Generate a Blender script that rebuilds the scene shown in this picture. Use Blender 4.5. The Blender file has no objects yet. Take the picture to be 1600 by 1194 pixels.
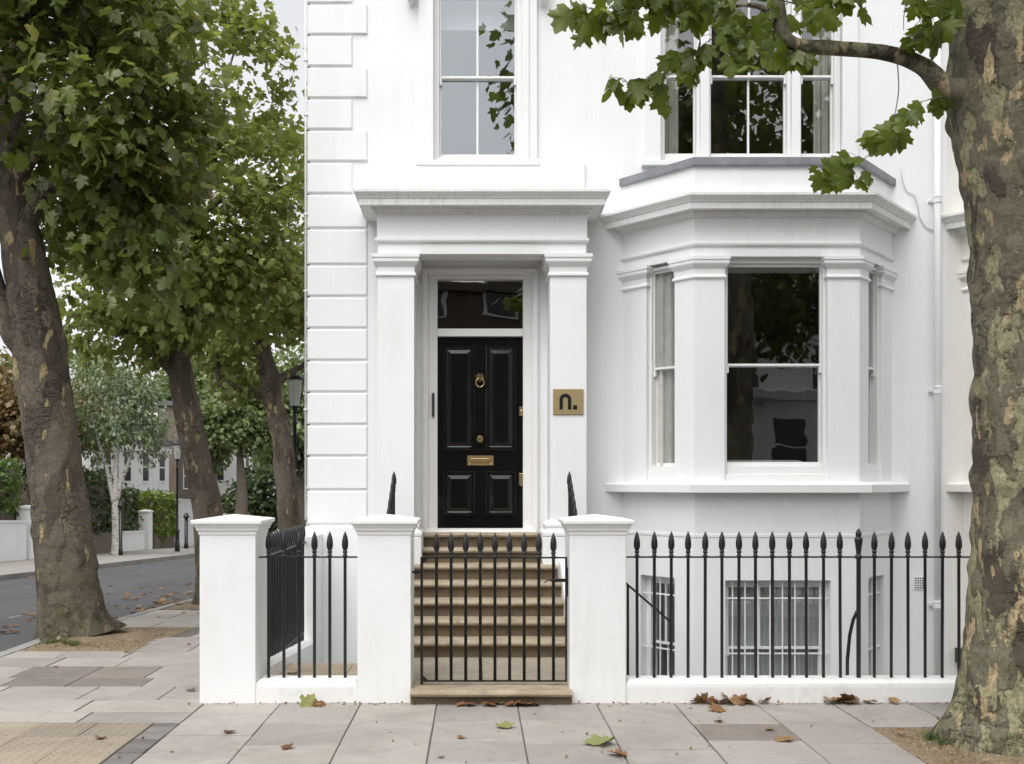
import bpy, math, random
import numpy as np
from mathutils import Matrix, Vector, noise as mnoise
R = math.radians
random.seed(7); rng = np.random.default_rng(7)
scene = bpy.context.scene
COL = scene.collection

# ------------------------------------------------------------------ camera, sky, sun, exposure
cam_d = bpy.data.cameras.new('camera'); cam = bpy.data.objects.new('camera', cam_d); COL.objects.link(cam)
cam.location = (0, 0, 1.75); cam.rotation_euler = (R(90), 0, 0)
cam_d.sensor_width = 36; cam_d.lens = 36
cam_d.shift_x = 0.035; cam_d.shift_y = 0.0956
cam_d.clip_end = 2000; cam_d.clip_start = 0.05
scene.camera = cam
world = bpy.data.worlds.new('World'); scene.world = world; world.use_nodes = True
nt = world.node_tree; nt.nodes.clear()
sky = nt.nodes.new('ShaderNodeTexSky'); sky.sky_type = 'NISHITA'; sky.sun_disc = False
sky.sun_elevation = R(60); sky.sun_rotation = R(204); sky.dust_density = 4; sky.air_density = 1.0; sky.ozone_density = 1.0
hs = nt.nodes.new('ShaderNodeHueSaturation'); hs.inputs['Saturation'].default_value = 0.09
bg = nt.nodes.new('ShaderNodeBackground'); bg.inputs['Strength'].default_value = 0.15
wo = nt.nodes.new('ShaderNodeOutputWorld')
nt.links.new(sky.outputs[0], hs.inputs['Color']); nt.links.new(hs.outputs[0], bg.inputs['Color']); nt.links.new(bg.outputs[0], wo.inputs['Surface'])
sun_d = bpy.data.lights.new('sun', 'SUN'); sun = bpy.data.objects.new('sun', sun_d); COL.objects.link(sun)
sun_d.energy = 0.5; sun_d.angle = R(70); sun_d.color = (1, 0.99, 0.975)
sun.rotation_euler = (R(30), 0, R(-24))     # veiled sun, high on the street side and to the left
sun.location = (-4, -6, 20)
vs = scene.view_settings
vs.view_transform = 'Standard'; vs.look = 'None'; vs.gamma = 1; vs.use_curve_mapping = False
vs.exposure = 0.88
scene.cycles.max_bounces = 8; scene.cycles.transparent_max_bounces = 12
scene.cycles.diffuse_bounces = 6; scene.cycles.glossy_bounces = 3; scene.cycles.transmission_bounces = 4
scene.cycles.caustics_reflective = False; scene.cycles.caustics_refractive = False
scene.cycles.use_denoising = True

# ------------------------------------------------------------------ materials
def newmat(name):
    m = bpy.data.materials.new(name); m.use_nodes = True
    t = m.node_tree; t.nodes.clear()
    o = t.nodes.new('ShaderNodeOutputMaterial'); b = t.nodes.new('ShaderNodeBsdfPrincipled')
    t.links.new(b.outputs[0], o.inputs[0])
    return m, t, b, o
def nd(t, typ, ins=None, **kw):
    n = t.nodes.new('ShaderNode' + typ)
    for k, v in kw.items(): setattr(n, k, v)
    for k, v in (ins or {}).items():
        if isinstance(v, bpy.types.NodeSocket): t.links.new(v, n.inputs[k])
        else: n.inputs[k].default_value = v
    return n
def c4(c): return (c[0], c[1], c[2], 1)
def coords(t, scale=(1, 1, 1), kind='Object'):
    tc = nd(t, 'TexCoord')
    return nd(t, 'Mapping', {'Vector': tc.outputs[kind], 'Scale': scale}).outputs[0]
def wcoords(t, scale=(1, 1, 1)):
    g = nd(t, 'NewGeometry')
    return nd(t, 'Mapping', {'Vector': g.outputs['Position'], 'Scale': scale}).outputs[0]
def ramp(t, fac, stops, interp='LINEAR'):
    n = nd(t, 'ValToRGB', {'Fac': fac}); cr = n.color_ramp; cr.interpolation = interp
    while len(cr.elements) > 1: cr.elements.remove(cr.elements[-1])
    cr.elements[0].position = stops[0][0]; cr.elements[0].color = c4(stops[0][1])
    for p, c in stops[1:]:
        e = cr.elements.new(p); e.color = c4(c)
    return n.outputs[0]
def g3(v): return (v, v, v)
def mix(t, f, a, b, mode='MIX'):
    n = nd(t, 'MixRGB', blend_type=mode)
    for k, v in (('Fac', f), ('Color1', a), ('Color2', b)):
        if isinstance(v, bpy.types.NodeSocket): t.links.new(v, n.inputs[k])
        else: n.inputs[k].default_value = v if k == 'Fac' else c4(v)
    return n.outputs[0]
def noise(t, vec, scale, detail=5, rough=0.55, dist=0.0):
    return nd(t, 'TexNoise', {'Vector': vec, 'Scale': scale, 'Detail': detail, 'Roughness': rough, 'Distortion': dist}).outputs[0]
def bump(t, b, h, strength, dist=0.01, prev=None):
    n = nd(t, 'Bump', {'Height': h, 'Strength': strength, 'Distance': dist})
    if prev is not None: t.links.new(prev, n.inputs['Normal'])
    t.links.new(n.outputs[0], b.inputs['Normal']); return n.outputs[0]
def simple(name, c1, c2=None, scale=6, rough=0.6, bs=0.0, bscale=60, bdist=0.004, metal=0.0, spec=0.5, rnd=0.0, detail=5, world=True):
    m, t, b, o = newmat(name)
    v = wcoords(t) if world else coords(t)
    col = mix(t, ramp(t, noise(t, v, scale, detail), [(0.3, g3(0)), (0.7, g3(1))]), c1, c2 or c1)
    if rnd:
        oi = nd(t, 'ObjectInfo')
        k = ramp(t, oi.outputs['Random'], [(0, g3(1 - rnd)), (1, g3(1 + rnd * 0.4))])
        col = mix(t, 1.0, col, k, 'MULTIPLY')
    t.links.new(col, b.inputs['Base Color'])
    b.inputs['Roughness'].default_value = rough; b.inputs['Metallic'].default_value = metal
    b.inputs['Specular IOR Level'].default_value = spec
    if bs: bump(t, b, noise(t, v, bscale, 6), bs, bdist)
    return m
MT = {}
def stucco(name, base, stain, streak=0.0, grime=0.17, lowdirt=0.0):
    m, t, b, o = newmat(name)
    v = wcoords(t)
    n1 = noise(t, v, 0.9, 6, 0.6); n2 = noise(t, wcoords(t, (7, 7, 0.6)), 1.6, 6, 0.6)
    f = mix(t, 1.0, ramp(t, n1, [(0.42, g3(0)), (0.75, g3(1))]), ramp(t, n2, [(0.4, g3(0.15)), (0.7, g3(1))]), 'MULTIPLY')
    f = mix(t, 1.0, f, (grime * 4,) * 3, 'MULTIPLY')
    col = mix(t, f, base, stain)
    if streak:
        n3 = noise(t, wcoords(t, (52, 52, 0.3)), 1.0, 3, 0.6); n4 = noise(t, wcoords(t, (1, 1, 3.0)), 1.1, 5, 0.65)
        s = mix(t, 1.0, ramp(t, n3, [(0.46, g3(0)), (0.7, g3(1))]), ramp(t, n4, [(0.44, g3(0.03)), (0.66, g3(1))]), 'MULTIPLY')
        s = mix(t, 1.0, s, (streak,) * 3, 'MULTIPLY')
        col = mix(t, s, col, (0.22, 0.215, 0.20))
    if lowdirt:
        ng = noise(t, v, 5, 7, 0.7)
        s = ramp(t, ng, [(0.55, g3(0)), (0.72, g3(lowdirt))])
        col = mix(t, s, col, (0.30, 0.30, 0.26))
    t.links.new(col, b.inputs['Base Color']); b.inputs['Roughness'].default_value = 0.55
    h = bump(t, b, noise(t, v, 2.2, 3), 0.12, 0.02)
    bump(t, b, noise(t, v, 70, 4), 0.10, 0.003, h)
    return m
MT['stucco'] = stucco('stucco', (0.80, 0.805, 0.805), (0.69, 0.685, 0.66), streak=0.05)
MT['cornice'] = stucco('cornice_stucco', (0.79, 0.79, 0.78), (0.56, 0.55, 0.52), streak=0.36, grime=0.2)
MT['pier'] = stucco('pier_paint', (0.79, 0.795, 0.795), (0.65, 0.64, 0.605), grime=0.22, lowdirt=0.10)
MT['plinth'] = stucco('plinth_paint', (0.78, 0.78, 0.77), (0.62, 0.61, 0.57), grime=0.2, lowdirt=0.35)
MT['neighbour'] = stucco('cream_stucco', (0.76, 0.74, 0.70), (0.66, 0.60, 0.55), grime=0.22, streak=0.3)
MT['joinery'] = simple('white_gloss_joinery', (0.80, 0.80, 0.79), (0.76, 0.76, 0.75), 3, 0.32)
MT['surround'] = simple('door_surround_paint', (0.80, 0.79, 0.775), (0.76, 0.75, 0.735), 3, 0.4)
MT['iron'] = simple('black_painted_iron', (0.008, 0.008, 0.009), (0.016, 0.016, 0.017), 30, 0.34, 0.15, 120, 0.002)
MT['lead'] = simple('lead_sheet', (0.17, 0.18, 0.20), (0.25, 0.26, 0.28), 8, 0.55, 0.3, 14, 0.01)
MT['brass'] = simple('aged_brass', (0.60, 0.46, 0.25), (0.50, 0.37, 0.19), 14, 0.32, 0.05, 80, 0.001, metal=1.0)
MT['brass_dark'] = simple('recessed_brass', (0.34, 0.25, 0.12), (0.28, 0.2, 0.09), 14, 0.45, metal=1.0)
m, t, b, o = newmat('brushed_brass_plate')
col = mix(t, noise(t, wcoords(t, (2, 2, 160)), 1.5, 3), (0.40, 0.30, 0.15), (0.52, 0.41, 0.22))
t.links.new(col, b.inputs['Base Color']); b.inputs['Metallic'].default_value = 0.75; b.inputs['Roughness'].default_value = 0.45
MT['plate'] = m
MT['letter'] = simple('black_enamel', (0.008, 0.009, 0.011), rough=0.3)
m, t, b, o = newmat('black_gloss_door')
v = wcoords(t)
t.links.new(mix(t, noise(t, v, 5, 4), (0.004, 0.004, 0.004), (0.007, 0.007, 0.007)), b.inputs['Base Color'])
b.inputs['Roughness'].default_value = 0.09
b.inputs['Specular IOR Level'].default_value = 0.45
bump(t, b, noise(t, wcoords(t, (22, 22, 1.2)), 1.0, 4), 0.16, 0.004)
MT['door'] = m
def glass(name, tint, ior, gl=(1, 1, 1)):
    m, t, b, o = newmat(name); t.nodes.remove(b)
    fr = nd(t, 'Fresnel', {'IOR': ior})
    tr = nd(t, 'BsdfTransparent', {'Color': c4(tint)}); gs = nd(t, 'BsdfGlossy', {'Color': c4(gl), 'Roughness': 0.004})
    bp = nd(t, 'Bump', {'Height': noise(t, wcoords(t), 1.7, 2), 'Strength': 0.06, 'Distance': 0.03})
    t.links.new(bp.outputs[0], gs.inputs['Normal'])
    bk = nd(t, 'Math', {0: 1.0, 1: nd(t, 'NewGeometry').outputs['Backfacing']}, operation='SUBTRACT')
    fc = nd(t, 'Math', {0: fr.outputs[0], 1: bk.outputs[0]}, operation='MULTIPLY')
    mx = nd(t, 'MixShader', {0: fc.outputs[0], 1: tr.outputs[0], 2: gs.outputs[0]})
    t.links.new(mx.outputs[0], o.inputs[0]); return m
MT['glass'] = glass('window_glass', (0.93, 0.94, 0.935), 2.3)
MT['glass_up'] = glass('upper_window_glass', (0.93, 0.94, 0.935), 3.0, (0.9, 0.95, 1.0))
m, t, b, o = newmat('lamp_glass')
b.inputs['Base Color'].default_value = (0.8, 0.82, 0.8, 1); b.inputs['Roughness'].default_value = 0.3
tl = nd(t, 'BsdfTranslucent', {'Color': (0.85, 0.87, 0.84, 1)}); tr_ = nd(t, 'BsdfTransparent', {'Color': (0.9, 0.92, 0.9, 1)})
m1 = nd(t, 'MixShader', {0: 0.5, 1: b.outputs[0], 2: tl.outputs[0]}); m2_ = nd(t, 'MixShader', {0: 0.4, 1: m1.outputs[0], 2: tr_.outputs[0]})
t.links.new(m2_.outputs[0], o.inputs[0]); MT['lamp_glass'] = m
MT['curtain'] = simple('curtain_cloth', (0.62, 0.61, 0.56), (0.52, 0.51, 0.47), 9, 0.9, 0.2, 300, 0.002)
MT['blind'] = simple('blind_cloth', (0.66, 0.69, 0.72), (0.62, 0.65, 0.68), 3, 0.9)
MT['net'] = simple('net_blind', (0.50, 0.52, 0.51), (0.42, 0.44, 0.43), 4, 0.9)
MT['sofa'] = simple('sofa_cloth', (0.55, 0.54, 0.50), (0.5, 0.49, 0.46), 8, 0.9)
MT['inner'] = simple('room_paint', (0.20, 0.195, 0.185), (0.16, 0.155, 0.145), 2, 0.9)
# stone steps: buff york stone with dirt in patches
m, t, b, o = newmat('step_stone')
v = wcoords(t)
n1 = noise(t, v, 2.2, 8, 0.65); n2 = noise(t, wcoords(t, (3, 5, 4)), 2.2, 8, 0.7); n5 = noise(t, v, 110, 3)
col = mix(t, ramp(t, n1, [(0.3, g3(0)), (0.7, g3(1))]), (0.30, 0.24, 0.16), (0.45, 0.375, 0.275))
col = mix(t, ramp(t, n2, [(0.46, g3(0)), (0.72, g3(0.7))]), col, (0.13, 0.105, 0.075))
col = mix(t, ramp(t, n5, [(0.35, g3(0.45)), (0.5, g3(0))]), col, (0.12, 0.10, 0.075))
t.links.new(col, b.inputs['Base Color']); b.inputs['Roughness'].default_value = 0.8
bump(t, b, noise(t, v, 40, 8, 0.7), 0.4, 0.006)
MT['step'] = m
MT['riser'] = simple('shaded_grimy_riser_stone', (0.20, 0.15, 0.095), (0.12, 0.092, 0.06), 5, 0.85, 0.4, 40, 0.006, detail=8)  # grime plus the shade below each nosing, both put into the riser colour
MT['landing'] = slabmat('landing_stone', (0.28, 0.235, 0.175), (0.34, 0.29, 0.22), (0.19, 0.155, 0.11), 0.1) if False else simple('landing_stone', (0.26, 0.22, 0.168), (0.34, 0.295, 0.23), 4, 0.85, 0.4, 60, 0.005, detail=8)
def slabmat(name, c1, c2, dark, rnd=0.17, fine=90):
    m, t, b, o = newmat(name)
    v = wcoords(t); oi = nd(t, 'ObjectInfo')
    off = nd(t, 'VectorMath', {0: v, 1: oi.outputs['Random']}, operation='ADD').outputs[0]
    n1 = noise(t, off, 1.8, 7, 0.62); n2 = noise(t, v, 7, 7, 0.7); n3 = noise(t, v, fine, 3)
    col = mix(t, ramp(t, n1, [(0.3, g3(0)), (0.7, g3(1))]), c1, c2)
    col = mix(t, ramp(t, n2, [(0.52, g3(0)), (0.75, g3(0.55))]), col, dark)
    col = mix(t, ramp(t, n3, [(0.3, g3(0.35)), (0.5, g3(0))]), col, dark)
    gum = nd(t, 'TexVoronoi', {'Vector': v, 'Scale': 4.5}); gsel = nd(t, 'SeparateColor', {0: gum.outputs['Color']}).outputs[0]
    gf = mix(t, 1.0, ramp(t, gum.outputs['Distance'], [(0.05, g3(1)), (0.075, g3(0))]), ramp(t, gsel, [(0.6, g3(0)), (0.62, g3(0.55))]), 'MULTIPLY')
    col = mix(t, gf, col, dark)
    st_ = noise(t, wcoords(t, (1, 1, 1)), 0.9, 8, 0.72, 0.8)
    col = mix(t, ramp(t, st_, [(0.48, g3(0)), (0.66, g3(0.6))]), col, dark)
    k = ramp(t, oi.outputs['Random'], [(0, (1 - rnd, 1 - rnd, 1 - rnd * 0.9)), (0.5, g3(1)), (1, (1 + rnd * 0.5, 1 + rnd * 0.48, 1 + rnd * 0.42))])
    col = mix(t, 1.0, col, k, 'MULTIPLY')
    t.links.new(col, b.inputs['Base Color']); b.inputs['Roughness'].default_value = 0.78
    h = bump(t, b, noise(t, v, 9, 5), 0.25, 0.006)
    bump(t, b, noise(t, v, fine, 5, 0.7), 0.3, 0.003, h)
    return m
MT['slab'] = slabmat('paving_stone', (0.295, 0.268, 0.243), (0.365, 0.333, 0.302), (0.205, 0.183, 0.16))
MT['patch'] = slabmat('dark_concrete_patch', (0.175, 0.148, 0.128), (0.23, 0.197, 0.172), (0.10, 0.088, 0.075), 0.12, 160)
MT['tactile'] = slabmat('buff_tactile_paving', (0.275, 0.232, 0.175), (0.315, 0.27, 0.208), (0.19, 0.16, 0.12), 0.2)
MT['sett'] = slabmat('grey_sett_stone', (0.14, 0.13, 0.125), (0.19, 0.175, 0.165), (0.09, 0.085, 0.08), 0.3)
MT['bed'] = simple('paving_joint_mortar', (0.10, 0.09, 0.075), (0.15, 0.135, 0.115), 12, 0.95, 0.4, 60)
MT['kerb'] = slabmat('granite_kerb_stone', (0.24, 0.23, 0.215), (0.30, 0.29, 0.27), (0.14, 0.13, 0.12))
MT['farpave'] = simple('far_paving', (0.24, 0.22, 0.20), (0.31, 0.285, 0.26), 1.2, 0.85, 0.3, 30)
m, t, b, o = newmat('asphalt')
v = wcoords(t)
n1 = noise(t, v, 0.35, 6, 0.6); n2 = noise(t, v, 160, 3); n3 = noise(t, wcoords(t, (1.2, 0.15, 1)), 1.0, 5)
col = mix(t, ramp(t, n1, [(0.3, g3(0)), (0.7, g3(1))]), (0.060, 0.060, 0.064), (0.088, 0.087, 0.090))
col = mix(t, ramp(t, n3, [(0.5, g3(0)), (0.7, g3(0.6))]), col, (0.105, 0.103, 0.104))
col = mix(t, ramp(t, n2, [(0.35, g3(0.4)), (0.6, g3(0))]), col, (0.03, 0.03, 0.03))
t.links.new(col, b.inputs['Base Color']); b.inputs['Roughness'].default_value = 0.75
bump(t, b, n2, 0.5, 0.004)
MT['asphalt'] = m
m, t, b, o = newmat('pit_soil')
v = wcoords(t)
n1 = noise(t, v, 6, 8, 0.7); n2 = nd(t, 'TexVoronoi', {'Vector': v, 'Scale': 75.0})
col = mix(t, n1, (0.13, 0.09, 0.055), (0.30, 0.225, 0.14))
col = mix(t, ramp(t, n2.outputs['Color'], [(0.0, g3(0)), (0.75, g3(0)), (0.85, g3(0.8))]), col, (0.42, 0.33, 0.21))
t.links.new(col, b.inputs['Base Color']); b.inputs['Roughness'].default_value = 0.95
bump(t, b, n2.outputs['Distance'], 0.9, 0.012)
MT['soil'] = m
MT['marking'] = simple('worn_road_paint', (0.32, 0.32, 0.31), (0.12, 0.12, 0.12), 8, 0.8)
MT['brick'] = simple('far_brick', (0.135, 0.105, 0.083), (0.18, 0.145, 0.115), 3, 0.9, 0.3, 20)
MT['farwhite'] = stucco('far_stucco', (0.84, 0.84, 0.83), (0.62, 0.61, 0.58), grime=0.2)
MT['roof'] = simple('grey_roof_slate', (0.09, 0.09, 0.10), (0.13, 0.13, 0.14), 4, 0.7)
MT['farglass'] = simple('far_window_glass', (0.03, 0.035, 0.04), (0.05, 0.055, 0.06), 2, 0.12)
def bark(name, base, alt, pale, dark, tan, pale_t=0.60, tan_t=0.74, sc=1.0, moss=0.0, crack=0.8):
    m, t, b, o = newmat(name)
    v = coords(t, (1, 1, 0.55)); v2 = coords(t, (1, 1, 0.38))
    w = nd(t, 'TexNoise', {'Vector': v, 'Scale': 9.0 * sc, 'Detail': 4.0}).outputs[1]
    wv = nd(t, 'VectorMath', {0: v2, 1: nd(t, 'VectorMath', {0: w, 1: (0.11, 0.11, 0.11)}, operation='MULTIPLY').outputs[0]}, operation='ADD').outputs[0]
    w2 = nd(t, 'TexNoise', {'Vector': v, 'Scale': 38.0, 'Detail': 4.0}).outputs[1]
    wv = nd(t, 'VectorMath', {0: wv, 1: nd(t, 'VectorMath', {0: w2, 1: (0.035, 0.035, 0.035)}, operation='MULTIPLY').outputs[0]}, operation='ADD').outputs[0]
    n1 = noise(t, wv, 3.2 * sc, 3, 0.5); n2 = noise(t, wv, 7.5 * sc, 2, 0.45); n3 = noise(t, v, 2.0 * sc, 5); n4 = noise(t, v, 45, 6, 0.7)
    nb = nd(t, 'VectorMath', {0: wv, 1: (3.7, 1.2, 5.1)}, operation='ADD').outputs[0]
    n5 = noise(t, nb, 5.0 * sc, 2, 0.4)
    col = mix(t, ramp(t, n1, [(0.43, g3(0)), (0.49, g3(1))]), base, alt)
    fd = ramp(t, n5, [(0.56, g3(0)), (0.60, g3(0.92))])
    col = mix(t, fd, col, dark)
    fp = ramp(t, n2, [(pale_t, g3(0)), (pale_t + 0.03, g3(1))])
    col = mix(t, fp, col, pale)
    ft = ramp(t, noise(t, nb, 9.0 * sc, 2, 0.4), [(tan_t, g3(0)), (tan_t + 0.015, g3(1))])
    col = mix(t, ft, col, tan)
    col = mix(t, ramp(t, n4, [(0.35, g3(0.55)), (0.6, g3(0))]), col, (dark[0] * 0.6, dark[1] * 0.6, dark[2] * 0.6))
    col = mix(t, ramp(t, n3, [(0.3, g3(0.35)), (0.6, g3(0))]), col, dark)
    wr = noise(t, coords(t, (1, 1, 2.2)), 6.0, 5, 0.6, 0.6)
    rg = nd(t, 'Math', {0: nd(t, 'Math', {0: wr, 1: 0.5}, operation='SUBTRACT').outputs[0]}, operation='ABSOLUTE').outputs[0]
    crk = mix(t, 1.0, ramp(t, rg, [(0.0, g3(1)), (0.022, g3(0))]), ramp(t, noise(t, nb, 2.6, 4), [(0.46, g3(0)), (0.58, g3(crack))]), 'MULTIPLY')
    col = mix(t, crk, col, (dark[0] * 0.4, dark[1] * 0.4, dark[2] * 0.4))
    if moss:
        g = nd(t, 'NewGeometry'); sx = nd(t, 'SeparateXYZ', {0: g.outputs['Position']})
        fm = ramp(t, noise(t, coords(t, (1, 1, 0.4)), 9, 6, 0.7), [(0.45, g3(0)), (0.62, g3(1))])
        lo = nd(t, 'MapRange', {'Value': sx.outputs['Z'], 'From Min': 1.3, 'From Max': 0.1, 'To Min': 0.0, 'To Max': moss})
        col = mix(t, mix(t, 1.0, fm, lo.outputs[0], 'MULTIPLY'), col, (0.045, 0.055, 0.015))
    t.links.new(col, b.inputs['Base Color']); b.inputs['Roughness'].default_value = 0.85
    b.inputs['Specular IOR Level'].default_value = 0.25
    hsum = nd(t, 'Math', {0: ramp(t, n1, [(0.44, g3(0)), (0.47, g3(1))]), 1: fd}, operation='ADD').outputs[0]
    hsum = nd(t, 'Math', {0: hsum, 1: fp}, operation='SUBTRACT').outputs[0]
    h = bump(t, b, hsum, 0.8, 0.014)
    h = bump(t, b, nd(t, 'Math', {0: 1.0, 1: crk}, operation='SUBTRACT').outputs[0], 0.8, 0.02, h)
    h = bump(t, b, n4, 0.6, 0.014, h)
    h = bump(t, b, wr, 0.5, 0.03, h)
    bump(t, b, n3, 0.3, 0.05, h)
    return m
MT['bark_near'] = bark('mottled_plane_bark', (0.145, 0.132, 0.088), (0.19, 0.172, 0.118), (0.33, 0.31, 0.185), (0.085, 0.067, 0.052), (0.48, 0.38, 0.22), 0.54, 0.625, moss=0.25)
MT['bark'] = bark('brown_plane_bark', (0.135, 0.110, 0.082), (0.165, 0.137, 0.104), (0.20, 0.17, 0.125), (0.09, 0.070, 0.055), (0.44, 0.35, 0.18), 0.63, 0.645, 0.8, moss=0.8)
MT['bark_far'] = simple('far_bark', (0.10, 0.08, 0.06), (0.16, 0.13, 0.10), 9, 0.9, 0.5, 25, 0.02, world=False)
m, t, b, o = newmat('birch_bark')
v = coords(t, (1, 1, 5))
col = mix(t, ramp(t, noise(t, v, 5, 5), [(0.52, g3(0)), (0.62, g3(1))]), (0.55, 0.52, 0.48), (0.12, 0.10, 0.09))
t.links.new(col, b.inputs['Base Color']); b.inputs['Roughness'].default_value = 0.8
MT['birch'] = m
def leafmat(name, stops, trans=(0.28, 0.36, 0.06), tw=0.45, attr=True, rough=0.34, spec=0.55):
    m, t, b, o = newmat(name)
    if attr: f = nd(t, 'Attribute', attribute_name='rnd').outputs['Fac']
    else: f = nd(t, 'ObjectInfo').outputs['Random']
    col = ramp(t, f, stops)
    col = mix(t, ramp(t, noise(t, coords(t), 25, 3), [(0.35, g3(0.3)), (0.65, g3(0))]), col, (0.02, 0.03, 0.01))
    t.links.new(col, b.inputs['Base Color']); b.inputs['Roughness'].default_value = rough
    b.inputs['Specular IOR Level'].default_value = spec
    tl = nd(t, 'BsdfTranslucent', {'Color': mix(t, 0.5, col, trans)})
    mx = nd(t, 'MixShader', {0: tw, 1: b.outputs[0], 2: tl.outputs[0]})
    t.links.new(mx.outputs[0], o.inputs[0]); return m
PL = [(0, (0.075, 0.095, 0.018)), (0.4, (0.125, 0.155, 0.030)), (0.75, (0.21, 0.235, 0.052)), (0.92, (0.31, 0.32, 0.09)), (0.985, (0.36, 0.28, 0.06)), (1, (0.32, 0.17, 0.05))]
MT['leaf_plane'] = leafmat('plane_leaves', PL)
MT['leaf_mid'] = leafmat('plane_leaves_far', [(0, (0.134, 0.168, 0.034)), (0.5, (0.224, 0.263, 0.062)), (0.9, (0.347, 0.370, 0.112)), (1, (0.448, 0.381, 0.123))], (0.34, 0.40, 0.06), tw=0.45)
MT['leaf_near'] = leafmat('plane_leaves_near', [(0, (0.080, 0.120, 0.014)), (0.6, (0.135, 0.185, 0.022)), (0.86, (0.19, 0.24, 0.035)), (0.94, (0.22, 0.25, 0.12)), (1, (0.36, 0.33, 0.05))], (0.30, 0.38, 0.02), 0.42, attr=False, rough=0.38, spec=0.5)
MT['leaf_bg'] = leafmat('background_leaves', [(0, (0.101, 0.151, 0.055)), (0.5, (0.172, 0.231, 0.084)), (1, (0.302, 0.363, 0.139))], tw=0.35)
MT['leaf_birch'] = leafmat('birch_leaves', [(0, (0.095, 0.142, 0.066)), (0.6, (0.170, 0.227, 0.113)), (1, (0.302, 0.321, 0.170))], tw=0.3)
MT['leaf_rust'] = leafmat('rusty_leaves', [(0, (0.11, 0.08, 0.03)), (0.5, (0.20, 0.13, 0.045)), (1, (0.30, 0.20, 0.08))], (0.3, 0.2, 0.05), 0.35)
MT['hedge_dark'] = leafmat('dark_hedge_leaves', [(0, (0.022, 0.042, 0.013)), (0.6, (0.045, 0.075, 0.021)), (1, (0.105, 0.150, 0.045))], tw=0.2)
MT['hedge_mid'] = leafmat('green_hedge_leaves', [(0, (0.049, 0.098, 0.023)), (0.6, (0.108, 0.186, 0.039)), (1, (0.254, 0.370, 0.078))], tw=0.25)
MT['hedge_lime'] = leafmat('lime_hedge_leaves', [(0, (0.103, 0.161, 0.023)), (0.6, (0.196, 0.276, 0.034)), (1, (0.345, 0.414, 0.069))], tw=0.3)
MT['fallen'] = leafmat('fallen_brown_leaf', [(0, (0.16, 0.075, 0.035)), (0.5, (0.27, 0.145, 0.065)), (1, (0.36, 0.235, 0.12))], (0.3, 0.15, 0.05), 0.15, attr=False, rough=0.7, spec=0.2)
MT['fallen_green'] = leafmat('fallen_yellow_green_leaf', [(0, (0.28, 0.27, 0.10)), (1, (0.26, 0.30, 0.11))], (0.3, 0.3, 0.05), 0.15, attr=False, rough=0.6, spec=0.2)
MT['grass'] = leafmat('grass_blades', [(0, (0.05, 0.09, 0.02)), (1, (0.11, 0.16, 0.04))], tw=0.2)
MT['plastic_dark'] = simple('dark_plastic', (0.03, 0.03, 0.032), rough=0.5)
MT['vent_hole'] = simple('vent_dark', (0.02, 0.02, 0.02), rough=0.9)
MT['wire'] = simple('white_cable', (0.5, 0.5, 0.49), rough=0.6)

# ------------------------------------------------------------------ mesh helpers
def wmat(o):
    if o.parent is None: return o.matrix_basis.copy()
    return wmat(o.parent) @ o.matrix_parent_inverse @ o.matrix_basis
def adopt(child, parent):
    child.parent = parent; child.matrix_parent_inverse = wmat(parent).inverted(); return child
def tag(o, label=None, cat=None, group=None, kind=None):
    if label: o['label'] = label
    if cat: o['category'] = cat
    if group: o['group'] = group
    if kind: o['kind'] = kind
    return o
def empty(name, loc, label=None, cat=None, group=None):
    o = bpy.data.objects.new(name, None); COL.objects.link(o); o.location = loc; o.empty_display_size = 0.2
    return tag(o, label, cat, group)
def inst(name, me, parent=None, loc=(0, 0, 0), rot=(0, 0, 0), scale=(1, 1, 1)):
    o = bpy.data.objects.new(name, me); COL.objects.link(o)
    o.location = loc; o.rotation_euler = rot; o.scale = scale
    if parent is not None: adopt(o, parent)
    return o
def offset_poly(poly, d):
    n = len(poly); out = []
    for i in range(n):
        p0, p1, p2 = poly[i - 1], poly[i], poly[(i + 1) % n]
        def nrm(a, b):
            dx, dy = b[0] - a[0], b[1] - a[1]; L = math.hypot(dx, dy); return (dy / L, -dx / L)
        n1, n2 = nrm(p0, p1), nrm(p1, p2)
        k = 1 + n1[0] * n2[0] + n1[1] * n2[1]
        out.append((p1[0] + d * (n1[0] + n2[0]) / k, p1[1] + d * (n1[1] + n2[1]) / k))
    return out
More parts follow.
